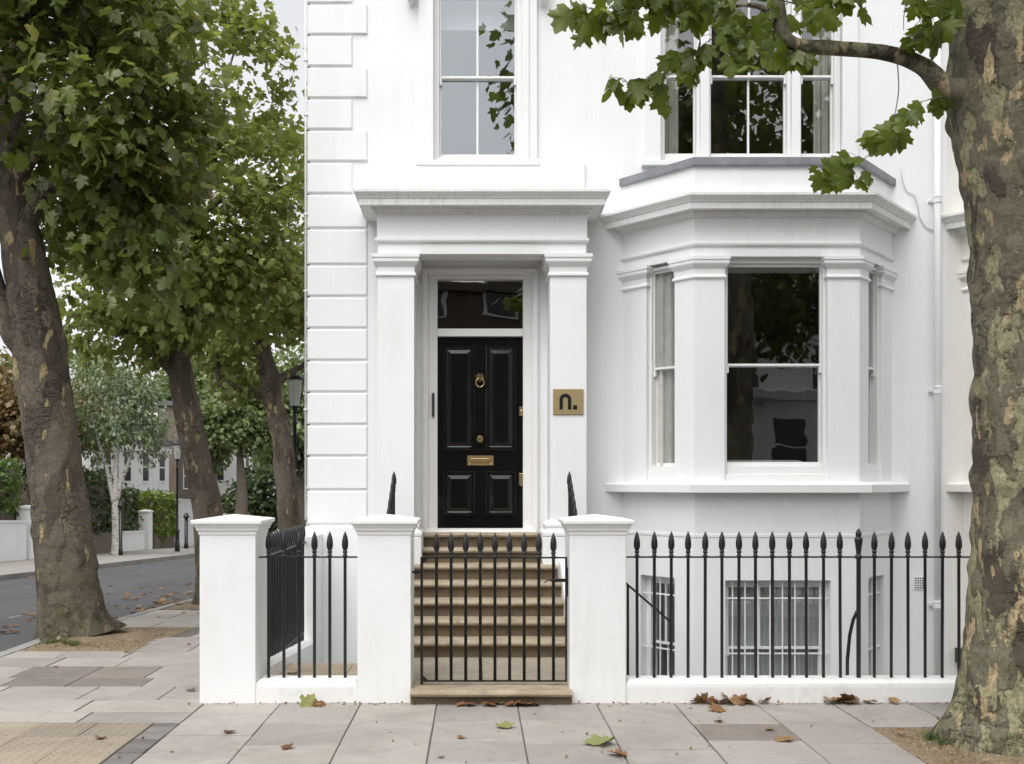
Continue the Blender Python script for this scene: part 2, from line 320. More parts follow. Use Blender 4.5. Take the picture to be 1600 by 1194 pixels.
class MB:
    def __init__(s, f=None): s.v = []; s.f = []; s.t = f
    def add(s, vs, fs):
        o = len(s.v)
        if s.t: vs = [s.t(*p) for p in vs]
        s.v += [tuple(p) for p in vs]; s.f += [tuple(i + o for i in q) for q in fs]; return s
    def box(s, x0, x1, y0, y1, z0, z1):
        vs = [(x0, y0, z0), (x1, y0, z0), (x1, y1, z0), (x0, y1, z0), (x0, y0, z1), (x1, y0, z1), (x1, y1, z1), (x0, y1, z1)]
        return s.add(vs, [(3, 2, 1, 0), (4, 5, 6, 7), (0, 1, 5, 4), (1, 2, 6, 5), (2, 3, 7, 6), (3, 0, 4, 7)])
    def loft(s, poly, prof, cap=True):
        n = len(poly); vs = []; fs = []
        for d, z in prof: vs += [(x, y, z) for x, y in (offset_poly(poly, d) if d else poly)]
        for k in range(len(prof) - 1):
            for i in range(n):
                j = (i + 1) % n; fs.append((k * n + i, k * n + j, (k + 1) * n + j, (k + 1) * n + i))
        if cap: fs += [tuple(range(n - 1, -1, -1)), tuple(range((len(prof) - 1) * n, len(prof) * n))]
        return s.add(vs, fs)
    def rings(s, x0, x1, z0, z1, prof):            # rectangular rings in the x-z plane, prof = (inset, y)
        vs = []; fs = []
        for d, y in prof: vs += [(x0 + d, y, z0 + d), (x1 - d, y, z0 + d), (x1 - d, y, z1 - d), (x0 + d, y, z1 - d)]
        for k in range(len(prof) - 1):
            for i in range(4):
                j = (i + 1) % 4; fs.append((k * 4 + i, k * 4 + j, k * 4 + 4 + j, k * 4 + 4 + i))
        m = (len(prof) - 1) * 4; fs.append((m, m + 1, m + 2, m + 3))
        return s.add(vs, fs)
    def lathe(s, prof, c=(0, 0, 0), n=10, axis='z'):
        vs = []; fs = []
        for r, h in prof:
            for i in range(n):
                a = 2 * math.pi * i / n
                p = (r * math.cos(a), r * math.sin(a), h)
                if axis == 'y': p = (p[0], h, p[1])
                vs.append((c[0] + p[0], c[1] + p[1], c[2] + p[2]))
        for k in range(len(prof) - 1):
            for i in range(n):
                j = (i + 1) % n; q = (k * n + i, k * n + j, (k + 1) * n + j, (k + 1) * n + i)
                fs.append(q if axis == 'z' else q[::-1])
        e = (len(prof) - 1) * n
        fs += [tuple(range(n - 1, -1, -1)), tuple(range(e, e + n))]
        return s.add(vs, fs)
    def tube(s, path, radii, n=8):
        path = [Vector(p) for p in path]
        if not hasattr(radii, '__len__'): radii = [radii] * len(path)
        vs = []; fs = []; up = Vector((0.13, 0.31, 0.94))
        for k, p in enumerate(path):
            d = (path[min(k + 1, len(path) - 1)] - path[max(k - 1, 0)]).normalized()
            a = d.cross(up)
            if a.length < 0.2: a = d.cross(Vector((1, 0, 0)))
            a.normalize(); bb = d.cross(a)
            for i in range(n):
                q = 2 * math.pi * i / n
                vs.append(tuple(p + radii[k] * (math.cos(q) * a + math.sin(q) * bb)))
        for k in range(len(path) - 1):
            for i in range(n):
                j = (i + 1) % n; fs.append((k * n + j, k * n + i, (k + 1) * n + i, (k + 1) * n + j))
        e = (len(path) - 1) * n
        fs += [tuple(range(n)), tuple(range(e + n - 1, e - 1, -1))]
        return s.add(vs, fs)
    def mesh(s, name, mat, smooth=False):
        me = bpy.data.meshes.new(name); me.from_pydata(s.v, [], s.f); me.update()
        me.materials.append(MT[mat] if isinstance(mat, str) else mat)
        if smooth: me.polygons.foreach_set('use_smooth', [True] * len(me.polygons))
        return me
    def build(s, name, mat, parent=None, smooth=False, bevel=0.0, seg=2):
        o = bpy.data.objects.new(name, s.mesh(name, mat, smooth)); COL.objects.link(o)
        if parent is not None: adopt(o, parent)
        if bevel:
            md = o.modifiers.new('bevel', 'BEVEL'); md.width = bevel; md.segments = seg; md.limit_method = 'ANGLE'; md.angle_limit = R(35)
        return o
def BX(*a): return MB().box(*a)
def wall_holes(x0, x1, z0, z1, holes, y0, y1, mb=None):
    """solid wall slab in the x-z plane between depths y0 and y1 with rectangular openings"""
    mb = mb or MB()
    xs = sorted({x0, x1, *[min(max(h[k], x0), x1) for h in holes for k in (0, 1)]})
    zs = sorted({z0, z1, *[min(max(h[k], z0), z1) for h in holes for k in (2, 3)]})
    def solid(i, j):
        if i < 0 or j < 0 or i >= len(xs) - 1 or j >= len(zs) - 1: return False
        cx, cz = (xs[i] + xs[i + 1]) / 2, (zs[j] + zs[j + 1]) / 2
        return not any(h[0] < cx < h[1] and h[2] < cz < h[3] for h in holes)
    for i in range(len(xs) - 1):
        for j in range(len(zs) - 1):
            if not solid(i, j): continue
            a, b2, c, d = xs[i], xs[i + 1], zs[j], zs[j + 1]
            vs = [(a, y0, c), (b2, y0, c), (b2, y0, d), (a, y0, d), (a, y1, c), (b2, y1, c), (b2, y1, d), (a, y1, d)]
            fs = [(0, 1, 2, 3), (7, 6, 5, 4)]
            if not solid(i - 1, j): fs.append((0, 3, 7, 4))
            if not solid(i + 1, j): fs.append((1, 5, 6, 2))
            if not solid(i, j - 1): fs.append((0, 4, 5, 1))
            if not solid(i, j + 1): fs.append((3, 2, 6, 7))
            mb.add(vs, fs)
    return mb
def fast_mesh(name, V, F, mat, rnd=None, smooth=False):
    """V (n,3) array, F (m,3) array of triangles"""
    me = bpy.data.meshes.new(name)
    me.vertices.add(len(V)); me.vertices.foreach_set('co', np.ascontiguousarray(V, dtype=np.float32).ravel())
    me.loops.add(F.size); me.loops.foreach_set('vertex_index', np.ascontiguousarray(F, dtype=np.int32).ravel())
    me.polygons.add(len(F)); me.polygons.foreach_set('loop_start', np.arange(0, F.size, 3, dtype=np.int32))
    me.update(calc_edges=True)
    if rnd is not None:
        a = me.attributes.new('rnd', 'FLOAT', 'POINT'); a.data.foreach_set('value', np.ascontiguousarray(rnd, dtype=np.float32))
    me.materials.append(MT[mat] if isinstance(mat, str) else mat)
    if smooth: me.polygons.foreach_set('use_smooth', [True] * len(me.polygons))
    return me
def gz(y): return -0.041 * min(max(y - 11.0, 0.0), 110.0)
def PX(px, D): return (px - 744) * D / 1600
def PZ(py, D): return 1.75 + (750 - py) * D / 1600

# ------------------------------------------------------------------ leaves
def leaf_shape(detail=2):
    if detail == 2:
        h = [(0.05, -0.02), (0.22, -0.06), (0.40, 0.06), (0.33, 0.16), (0.40, 0.27), (0.56, 0.36), (0.50, 0.44), (0.55, 0.57), (0.38, 0.55), (0.27, 0.52), (0.26, 0.66), (0.29, 0.76), (0.15, 0.80), (0.09, 0.90)]
    elif detail == 1:
        h = [(0.20, -0.05), (0.42, 0.08), (0.34, 0.20), (0.56, 0.46), (0.27, 0.50), (0.25, 0.74)]
    else:
        h = [(0.42, 0.15), (0.48, 0.5), (0.2, 0.7)]
    out = [(0, 0.0)] + h + [(0, 1.0)] + [(-x, y) for x, y in h[::-1]]
    pts = [(0, 0.34, 0.0)] + [(x, y, -0.22 * abs(x) - 0.22 * max(0, y - 0.3) ** 2 + 0.05 * math.sin(9 * x + 5 * y)) for x, y in out]
    n = len(out)
    return np.array(pts), np.array([(0, 1 + i, 1 + (i + 1) % n) for i in range(n)])[:, ::-1]
def norm(a): return a / np.maximum(np.linalg.norm(a, axis=-1, keepdims=True), 1e-9)
def leaf_cloud(P, size, outward, detail, droop=0.5, flat=0.8, r=rng):
    n = len(P)
    t = norm(outward * 0.6 + np.array([0, 0, -droop]) + r.normal(0, 0.5, (n, 3)))
    n0 = outward * 0.45 + np.array([0, 0, flat]) + r.normal(0, 0.55, (n, 3))
    nn = norm(n0 - (n0 * t).sum(1, keepdims=True) * t)
    b = np.cross(t, nn)
    S = size * r.uniform(0.6, 1.15, n)
    L, F = leaf_shape(detail) if detail >= 0 else (np.array([(-.3, 0, 0), (.3, 0, 0), (.3, 1, 0), (-.3, 1, 0)]), np.array([(0, 1, 2), (0, 2, 3)]))
    V = P[:, None, :] + S[:, None, None] * (L[None, :, 0:1] * b[:, None] + L[None, :, 1:2] * t[:, None] + L[None, :, 2:3] * nn[:, None])
    k = len(L)
    FF = (F[None] + (np.arange(n) * k)[:, None, None]).reshape(-1, 3)
    rnd = np.repeat(np.clip(r.beta(2.0, 2.4, n) + np.where(r.random(n) < 0.02, 0.5, 0), 0, 1), k)
    return V.reshape(-1, 3), FF, rnd
def ell_points(ells, n, shell=0.55, r=rng):
    w = np.array([e[3] * e[4] * e[5] for e in ells]) ** (2 / 3); w /= w.sum()
    out = []
    for e, k in zip(ells, np.maximum(1, (w * n).astype(int))):
        d = norm(r.normal(size=(k, 3))); rad = shell + (1 - shell) * r.random(k) ** 0.6
        out.append(np.array(e[:3]) + d * rad[:, None] * np.array(e[3:6]))
    return np.concatenate(out)
def smooth_path(pts, radii, n):
    pts = np.array(pts, float); radii = np.array(radii, float)
    s = np.linspace(0, len(pts) - 1, n); out = []; ro = []
    for u in s:
        i = min(int(u), len(pts) - 2); f = u - i
        p0, p1, p2, p3 = pts[max(i - 1, 0)], pts[i], pts[i + 1], pts[min(i + 2, len(pts) - 1)]
        out.append(0.5 * ((2 * p1) + (-p0 + p2) * f + (2 * p0 - 5 * p1 + 4 * p2 - p3) * f * f + (-p0 + 3 * p1 - 3 * p2 + p3) * f ** 3))
        ro.append(radii[i] * (1 - f) + radii[i + 1] * f)
    return np.array(out), np.array(ro)
def trunk_mesh(mb, pts, radii, rings=40, segs=20, rough=0.06, flare=0.0, seed=0, freq=2.2, burl=0.0):
    P, Rr = smooth_path(pts, radii, rings)
    o = len(mb.v)
    for k in range(rings):
        d = Vector(P[min(k + 1, rings - 1)] - P[max(k - 1, 0)]).normalized()
        a = d.cross(Vector((0, 1, 0)));
        if a.length < 0.1: a = d.cross(Vector((1, 0, 0)))
        a.normalize(); bb = d.cross(a)
        for i in range(segs):
            q = 2 * math.pi * i / segs
            dirv = math.cos(q) * a + math.sin(q) * bb
            p = Vector(P[k]) + dirv * Rr[k]
            nz = mnoise.noise(Vector((p.x * freq + seed, p.y * freq, p.z * freq * 0.8)))
            nz2 = mnoise.noise(Vector((p.x * freq * 4 + seed, p.y * freq * 4, p.z * freq * 3.0)))
            rr = Rr[k] * (1 + rough * nz + rough * 0.35 * nz2)
            if burl:
                bn = mnoise.noise(Vector((p.x * 5 + seed * 3, p.y * 5, p.z * 4.2)))
                rr += burl * max(0, bn - 0.18)
                ck = mnoise.noise(Vector((p.x * 9 + seed, p.y * 9, p.z * 9)))
                rr += burl * 0.25 * ck
            if flare:
                h = (P[k] - P[0])[2]
                rr += flare * math.exp(-h / 0.16) * (0.75 + 0.5 * math.sin(3 * q + seed) + 0.35 * math.sin(5 * q + seed * 2))
            mb.v.append(tuple(Vector(P[k]) + dirv * rr))
    for k in range(rings - 1):
        for i in range(segs):
            j = (i + 1) % segs
            mb.f.append((o + k * segs + j, o + k * segs + i, o + (k + 1) * segs + i, o + (k + 1) * segs + j))
    mb.f.append(tuple(o + i for i in range(segs))); e = o + (rings - 1) * segs
    mb.f.append(tuple(range(e + segs - 1, e - 1, -1)))
    return P
def limb_net(roots, centres, r0=0.007, step=0.45, wob=0.07):
    """greedy branching from root points to the leaf clumps; returns a joined tube mesh builder"""
    pos = [np.array(p, float) for p in roots]; par = [-1] * len(pos)
    base = np.array(roots)
    order = np.argsort([np.min(np.linalg.norm(base - c, axis=1)) for c in centres])
    arr = np.array(pos)
    for ci in order:
        c = centres[ci]
        d = np.linalg.norm(arr - c, axis=1) + 0.5 * np.maximum(0, arr[:, 2] - c[2])
        i = int(np.argmin(d)); L = np.linalg.norm(c - arr[i]); k = max(1, int(L / step)); prev = i; p0 = arr[i].copy()
        new = []
        for s in range(1, k + 1):
            f = s / k; q = p0 + (c - p0) * f + np.array([0, 0, 0.10 * L * math.sin(f * math.pi)]) + (rng.normal(0, wob, 3) if s < k else 0)
            new.append(q); par.append(prev); prev = len(arr) + len(new) - 1
        arr = np.vstack([arr, new])
    cnt = np.zeros(len(arr)); ends = np.ones(len(arr))
    for i in range(len(arr) - 1, -1, -1):
        cnt[i] = max(cnt[i], 1)
        if par[i] >= 0: cnt[par[i]] += cnt[i]
    mb = MB()
    for i in range(len(arr)):
        if par[i] >= 0:
            ra, rb = r0 * math.sqrt(cnt[i]) , r0 * math.sqrt(cnt[i])
            mb.tube([arr[par[i]], arr[i]], [ra * 1.12, rb], 5)
    return mb
def clump_leaves(centres, per, spread, size, crown_c, detail, droop=0.5, keep=None):
    n = len(centres) * per
    P = np.repeat(centres, per, axis=0) + rng.normal(0, 1, (n, 3)) * np.array(spread)
    if keep is not None: P = P[keep(P)]
    out = norm(P - np.array(crown_c))
    return leaf_cloud(P, size, out, detail, droop)
def make_tree(name, label, cat, base, trunk, limbs, ells, nclump, per, spread, size, detail, leaf_mat, bark_mat,
              group=None, r0=0.008, shell=0.45, keep=None, trunk_kw=None, root_from=0.55, droop=0.5):
    root = empty(name, base, label, cat, group)
    mb = MB(); kw = dict(rings=46, segs=22, rough=0.07, flare=0.1, seed=len(name) + base[1], burl=0.0); kw.update(trunk_kw or {})
    P = trunk_mesh(mb, trunk[0], trunk[1], **kw)
    roots = list(P[int(len(P) * root_from):])
    for lp, lr in limbs:
        Q = trunk_mesh(mb, lp, lr, 18, 10, 0.10, 0, 3.1)
        roots += list(Q[3:])
    mb.build('trunk', bark_mat, root, smooth=True)
    C = ell_points(ells, nclump, shell)
    if keep is not None: C = C[keep(C)]
    br = limb_net(roots, C, r0).build('branches', bark_mat, root, smooth=True); br['kind'] = 'stuff'
    cc = np.mean([e[:3] for e in ells], axis=0)
    V, F, rn = clump_leaves(C, per, spread, size, cc, detail, droop, keep)
    o = bpy.data.objects.new('crown', fast_mesh('crown', V, F, leaf_mat, rn)); COL.objects.link(o); adopt(o, root); o['kind'] = 'stuff'
    return root, C

# ================================================================== SETTING: ground, pavements, kerbs
def ground_sheet():
    xs = [-400, -120, -40, -15.5, -11.5, -4.84, -1.75, 9.6, 40, 400]
    ys = [-400, -60, -12, -5, 5.1, 8.3, 11, 16] + [16 + 5 * k for k in range(1, 22)] + [160, 400]
    mb = MB(); idx = {}
    for i, x in enumerate(xs):
        for j, y in enumerate(ys): idx[i, j] = len(mb.v); mb.v.append((x, y, -0.12 + gz(y)))
    for i in range(len(xs) - 1):
        for j in range(len(ys) - 1):
            if xs[i] >= -1.76 and xs[i + 1] <= 9.7 and 8.2 < ys[j] and ys[j + 1] <= 16: continue
            mb.f.append((idx[i, j], idx[i + 1, j], idx[i + 1, j + 1], idx[i, j + 1]))
    return tag(mb.build('road', 'asphalt'), kind='structure')
ground_sheet()
PV = MB()          # pavement body: mortar bed under the slabs
arc = [(-4.7 + 1.6 - 1.6 * math.cos(a), 5.2 + 1.6 - 1.6 * math.sin(a)) for a in np.linspace(0, math.pi / 2, 8)]
PV.loft([(9.6, 5.2), (9.6, 8.32), (-4.7, 8.32)] + arc, [(0, -0.2), (0, -0.012)])
ys = [8.32, 11] + [11 + 6 * k for k in range(1, 16)]
for a, b2 in zip(ys[:-1], ys[1:]):
    PV.add([(-4.7, a, gz(a) - 0.012), (-1.78, a, gz(a) - 0.012), (-1.78, b2, gz(b2) - 0.012), (-4.7, b2, gz(b2) - 0.012),
            (-4.7, a, gz(a) - 0.3), (-1.78, a, gz(a) - 0.3), (-1.78, b2, gz(b2) - 0.3), (-4.7, b2, gz(b2) - 0.3)],
           [(0, 1, 2, 3), (0, 3, 7, 4), (1, 5, 6, 2)])
pavement = tag(PV.build('pavement', 'bed'), kind='structure')
def slab_mesh(w, d, h=0.05, mat='slab', g=0.0055):
    return MB().loft([(-w / 2 + g, -d / 2 + g), (w / 2 - g, -d / 2 + g), (w / 2 - g, d / 2 - g), (-w / 2 + g, d / 2 - g)],
                     [(0, -h), (0, -0.004), (-0.005, 0)]).mesh('paving_slab', mat)
SLABS = {}
def slab(x0, x1, y0, y1, mat='slab', parent=pavement, dz=0.0):
    key = (round(x1 - x0, 2), round(y1 - y0, 2), mat)
    if key not in SLABS: SLABS[key] = slab_mesh(key[0], key[1], 0.05, mat)
    cx, cy = (x0 + x1) / 2, (y0 + y1) / 2
    o = inst('paving_slab', SLABS[key], parent, (cx, cy, gz(cy) + dz + random.uniform(-0.003, 0.003)),
             ((-0.041 if cy > 11 else 0) + random.uniform(-.003, .003), random.uniform(-.003, .003), random.uniform(-.004, .004)))
    return o
# front pavement: columns running toward the kerb with staggered cross joints
colx = [-2.13, -1.533, -0.905, -0.308, 0.324, 0.94, 1.553, 2.19, 2.79, 3.40, 4.02, 4.64, 5.26, 5.88, 6.5, 7.12, 7.74, 8.36]
firstcut = [7.62, 7.36, 7.46, 7.40, 7.46, 7.32, 7.52, 7.40]
for i in range(len(colx) - 1):
    a, b2 = colx[i], colx[i + 1]; y1 = 8.30; y = firstcut[i % len(firstcut)] if i < 8 else 7.25
    cuts = [8.30, y]
    while cuts[-1] > 5.3: cuts.append(max(5.22, cuts[-1] - random.choice((0.52, 0.6, 0.6, 0.66))))
    if i == 6: cuts = [8.30, 7.74, 7.335, 6.88, 6.3, 5.7, 5.22]
    for k in range(len(cuts) - 1):
        ya, yb = cuts[k + 1], cuts[k]
        if 2.7 < a < 4.6 and ya < 7.24:
            if yb > 7.3: slab(a, b2, 7.25, yb)
            continue
        if yb - ya < 0.1: continue
        slab(a, b2, ya, yb, 'patch' if (i == 6 and k == 2) else 'slab')
# left pavement: courses across the path
ycourse = [7.40, 7.74, 8.16, 8.68, 9.05, 9.62, 10.1, 10.45, 11.0, 11.55, 12.1, 12.7]
while ycourse[-1] < 27: ycourse.append(ycourse[-1] + random.uniform(0.5, 0.66))
for k in range(len(ycourse) - 1):
    ya, yb = ycourse[k], ycourse[k + 1]
    xr = -2.135 if ya < 8.3 else -1.80
    x = -4.69; x += 0.0
    xs = [x]
    while xs[-1] < xr - 0.05:
        nx = xs[-1] + random.choice((0.55, 0.65, 0.75, 0.9))
        xs.append(xr if nx > xr - 0.3 else nx)
    for a, b2 in zip(xs[:-1], xs[1:]):
        cx, cy = (a + b2) / 2, (ya + yb) / 2
        if 10.44 < cy < 12.6 and cx < -3.45: continue
        if 16.0-0.8 < cy < 17.2 and cx < -3.7: continue
        if 22.6 < cy < 24.2 and cx < -3.7: continue
        mt = 'patch' if (8.68 <= ya < 9.6 and -4.05 < cx < -2.75) else 'slab'
        slab(a, b2, ya, yb, mt)
# grey setts and the buff tactile panel at the crossing
sett = slab_mesh(0.185, 0.115, 0.05, 'sett', 0.005)
for k in range(18):
    yy = 7.335 - k * 0.117
    for x in (-2.225,): inst('paving_sett', sett, pavement, (x, yy, random.uniform(-.003, .003)))
for x in np.arange(-4.55, -4.0, 0.19):
    for k in range(6): inst('paving_sett', sett, pavement, (x, 7.335 - k * 0.117, random.uniform(-.003, .003)))
tb = MB().loft([(-0.197, -0.197), (0.197, -0.197), (0.197, 0.197), (-0.197, 0.197)], [(0, -0.05), (0, -0.004), (-0.004, 0)])
for i in range(6):
    for j in range(6): tb.lathe([(0.0135, -0.001), (0.012, 0.003), (0.008, 0.005)], (-0.166 + i * 0.0664, -0.166 + j * 0.0664, 0), 6)
tbm = tb.mesh('tactile_slab', 'tactile')
for i in range(4):
    for j in range(4):
        x, y = -2.525 - i * 0.4, 7.19 - j * 0.4
        if x > -4.1 and (y > 5.6): inst('tactile_slab', tbm, pavement, (x, y, random.uniform(-.002, .002)))
kerbm = MB().box(-0.07, 0.07, -0.448, 0.448, -0.25, 0).mesh('kerb_stone', 'kerb')
kerb = tag(empty('kerb', (-4.77, 16, -0.6)), kind='structure')
for k in range(30):
    y = 7.3 + k * 0.9
    inst('kerb_stone', kerbm, kerb, (-4.77, y, gz(y) + random.uniform(-.004, .004)), (-0.041 if y > 11 else 0, 0, 0))
kerb2 = tag(empty('kerb', (3, 5.13, -0.12)), kind='structure')
for k in range(14):
    inst('kerb_stone', kerbm, kerb2, (-2.6 + k * 0.9, 5.13, random.uniform(-.004, .004)), (0, 0, R(90)))
# far pavement of the side street
FP = MB()
ys = [8, 11, 20, 30, 40, 50, 60, 70, 80, 90, 105, 120]
for a, b2 in zip(ys[:-1], ys[1:]):
    for (x0, x1, h0) in ((-18.2, -11.62, 0.0),):
        FP.add([(x0, a, gz(a) + h0), (x1, a, gz(a) + h0), (x1, b2, gz(b2) + h0), (x0, b2, gz(b2) + h0), (x1, a, gz(a) - .2), (x1, b2, gz(b2) - .2)],
               [(0, 1, 2, 3), (1, 4, 5, 2)])
tag(FP.build('far_pavement', 'farpave'), kind='structure')
fk = MB()
for a, b2 in zip(ys[:-1], ys[1:]):
    A, B = gz(a) + 0.012, gz(b2) + 0.012
    fk.add([(-11.62, a, A), (-11.46, a, A), (-11.46, b2, B), (-11.62, b2, B), (-11.46, a, A - .2), (-11.46, b2, B - .2), (-11.62, a, A - .2), (-11.62, b2, B - .2)],
           [(0, 1, 2, 3), (1, 4, 5, 2), (0, 3, 7, 6)])
tag(fk.build('far_kerb', 'kerb'), kind='structure')
# worn dashes of the parking bays
marks = tag(empty('road_markings', (-9.8, 20, -0.4)), kind='structure')
for (x, y) in [(-9.75, 20.6), (-9.75, 22.3), (-9.75, 26.5), (-9.75, 30), (-6.9, 15.3)]:
    q = MB().add([(x - .04, y - .2, gz(y - .2) - .116), (x + .04, y - .2, gz(y - .2) - .116), (x + .04, y + .2, gz(y + .2) - .116), (x - .04, y + .2, gz(y + .2) - .116)], [(0, 1, 2, 3)])
    q.build('dash', 'marking', marks)
# tree pits
def pit(x0, x1, y0, y1, seed, mound=0.05):
    n = 36; mb = MB()
    for j in range(n + 1):
        for i in range(n + 1):
            u, w = i / n, j / n; x = x0 + (x1 - x0) * u; y = y0 + (y1 - y0) * w
            e = min(u, 1 - u, w, 1 - w) * 4
            z = gz(y) - 0.008 + mound * min(1, e) * (0.6 + 0.6 * mnoise.noise(Vector((x * 3 + seed, y * 3, 0)))) + 0.012 * mnoise.noise(Vector((x * 14, y * 14, seed)))
            mb.v.append((x, y, z))
    for j in range(n):
        for i in range(n): a = j * (n + 1) + i; mb.f.append((a, a + 1, a + n + 2, a + n + 1))
    return tag(mb.build('tree_pit_soil', 'soil', smooth=True), kind='structure')
pit(2.795, 4.64, 5.3, 7.245, 1, 0.06); pit(-4.69, -3.46, 10.45, 12.68, 5, 0.06); pit(-4.69, -3.7, 15.3, 17.1, 9, 0.03); pit(-4.69, -3.7, 22.7, 24.1, 9, 0.03)
# the sunken area in front of the basement
AR = MB().box(-1.8, 9.5, 9.2, 11.7, -1.6, -1.45)
AR.box(1.2, 9.5, 8.3, 9.2, -1.6, -1.45)
tag(AR.build('basement_area', 'farpave'), kind='structure')

# ================================================================== THE TOWNHOUSE
WY = 11.30
house = empty('townhouse', (1.6, 13.5, -1.45), 'white stucco townhouse with pillared porch, black front door and angled bay window', 'house')
H = 9.6
x_l, x_r = -1.836, 5.2
holes = [(-0.47, 0.505, 5.27, 7.25), (1.98, 4.06, 5.27, 7.25), (-0.53, 0.62, 1.1, 4.02), (1.76, 4.50, -1.3, 4.9)]
wall_holes(x_l, x_r, -1.6, H, holes, WY, WY + 0.28).build('front_wall', 'stucco', house)
BX(x_l, x_l + 0.28, WY + 0.28, 19, -1.6, H).build('side_wall', 'stucco', house)
BX(x_r - 0.28, x_r, WY + 0.28, 19, -1.6, H).build('side_wall', 'stucco', house)
BX(x_l, x_r, 19, 19.28, -1.6, H).build('rear_wall', 'stucco', house)
BX(x_l - 0.05, x_r + 0.0, WY - 0.08, 19.3, H, H + 0.3).build('roof', 'roof', house)
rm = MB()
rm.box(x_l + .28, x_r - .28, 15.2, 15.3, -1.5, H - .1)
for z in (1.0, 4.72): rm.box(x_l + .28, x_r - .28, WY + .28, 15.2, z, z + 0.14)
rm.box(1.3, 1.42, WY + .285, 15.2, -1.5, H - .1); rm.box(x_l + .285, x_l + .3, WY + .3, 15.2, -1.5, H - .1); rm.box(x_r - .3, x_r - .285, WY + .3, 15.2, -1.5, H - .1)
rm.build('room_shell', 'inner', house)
# plinth course of the wall
BX(x_l - 0.045, -1.0, WY - 0.05, WY + 0.002, -1.6, PZ(822, WY)).build('plinth_course', 'stucco', house, bevel=0.012)
# quoins
qy = [-95, -43, 7, 56, 105.5, 155, 204, 254, 304, 358, 414.5, 464, 513.7, 564, 613.5, 664, 713, 766, 820]
qmesh = {}
for k in range(len(qy) - 1):
    zt, zb = PZ(qy[k], WY), PZ(qy[k + 1], WY)
    wide = True if qy[k] >= 300 else (k % 2 == 0)
    xe = -1.195 if wide else -1.36
    key = (wide, round(zt - zb, 3))
    if key not in qmesh:
        w, h = xe - (x_l - 0.028), zt - zb; g = 0.009
        mbq = MB().rings(0, w, g, h - g, [(0.0, 0.03), (0.0, -0.003), (0.016, -0.023), (0.024, -0.023)])
        mbq.box(0.001, 0.03, 0.0, 0.25, g, h - g)
        qmesh[key] = mbq.mesh('quoin_block', 'stucco')
    inst('quoin_block', qmesh[key], house, (x_l - 0.028, WY, zb))
# thin conduit with clips on the corner
cp = MB().tube([(x_l - 0.045, WY - 0.01, PZ(812, WY)), (x_l - 0.045, WY - 0.01, H)], 0.012, 8)
cpo = cp.build('corner_conduit', 'joinery', house, smooth=True)
for y in (455, 180, 95, 335, 640): BX(x_l - 0.065, x_l - 0.02, WY - 0.028, WY + 0.01, PZ(y, WY) - .008, PZ(y, WY) + .008).build('clip', 'joinery', cpo)

# ---- sash windows
def sash_window(parent, o, ux, x0, x1, z0, z1, rail, bars=(), fr=0.045, sw=0.04, gl='glass', horns=True, name='window', depth=0.12, bars_low=None):
    """o = world origin, ux = in-plane unit direction (xy); local x along ux, y inward, z up."""
    nx = (-ux[1], ux[0])
    T = lambda x, y, z: (o[0] + ux[0] * x + nx[0] * y, o[1] + ux[1] * x + nx[1] * y, z)
    f = MB(T); 
    f.box(x0 - fr, x0, 0.0, depth, z0 - fr * 1.2, z1 + fr); f.box(x1, x1 + fr, 0.0, depth, z0 - fr * 1.2, z1 + fr)
    f.box(x0, x1, 0.0, depth, z1, z1 + fr); f.box(x0, x1, -0.012, depth, z0 - fr * 1.2, z0)
    w = f.build(name, 'joinery', parent, bevel=0.003)
    def sash(za, zb, y, nm, bb):
        s = MB(T); d = 0.035; y1 = y + d
        s.box(x0 + .001, x0 + sw * .5, y, y1, za, zb); s.box(x1 - sw * .5, x1 - .001, y, y1, za, zb)
        lo = 0.026 if nm == 'upper_sash' else sw * 1.2
        hi = 0.026 if nm == 'lower_sash' else sw * 0.9
        s.box(x0 + sw * .5, x1 - sw * .5, y - (0.006 if nm == 'upper_sash' else 0), y1, za, za + lo); s.box(x0 + sw * .5, x1 - sw * .5, y - (0.006 if nm == 'lower_sash' else 0), y1, zb - hi, zb)
        if horns and nm == 'upper_sash':
            for hx in (x0 + .002, x1 - .028): s.box(hx, hx + .026, y - .004, y1 - .002, za - .07, za)
        so = s.build(nm, 'joinery', w, bevel=0.003)
        for bx in bb: MB(T).box(bx - .011, bx + .011, y + .006, y1 - .004, za + lo, zb - hi).build('glazing_bar', 'joinery', w)
        edges = [x0 + sw * .5] + list(bb) + [x1 - sw * .5]
        for a, b2 in zip(edges[:-1], edges[1:]):
            MB(T).box(a, b2, y + .014, y + .019, za + lo - .002, zb - hi + .002).build('glass_pane', gl, w)
    sash(rail, z1, 0.035, 'upper_sash', bars); sash(z0, rail + 0.02, 0.072, 'lower_sash', bars if bars_low is None else bars_low)
    return w
# upper left window
uy = WY + 0.06
sash_window(house, (0, uy), (1, 0), -0.41, 0.448, 5.335, 7.15, 6.215, [PX(746, uy)], gl='glass_up', fr=0.062)
ar = MB()
for (a, b2, y0) in ((-0.636, -0.47, -0.045), (0.505, 0.671, -0.045)):
    ar.box(a, b2, WY + y0, WY + 0.01, 5.24, 7.3)
    inner = (a + 0.09, b2) if a < 0 else (a, b2 - 0.09)
    ar.box(inner[0], inner[1], WY + y0 - .018, WY + y0, 5.24, 7.3)
ar.box(-0.636, 0.671, WY - .045, WY + .01, 7.3, 7.45)
ar.build('window_architrave', 'stucco', house, bevel=0.006)
BX(-0.66, 0.70, WY - 0.07, WY + 0.08, 5.205, 5.262).build('window_sill', 'stucco', house, bevel=0.008)
BX(-1.085, 1.195, WY - 0.055, WY + 0.01, 4.70, 5.235).build('apron_panel', 'stucco', house, bevel=0.01)
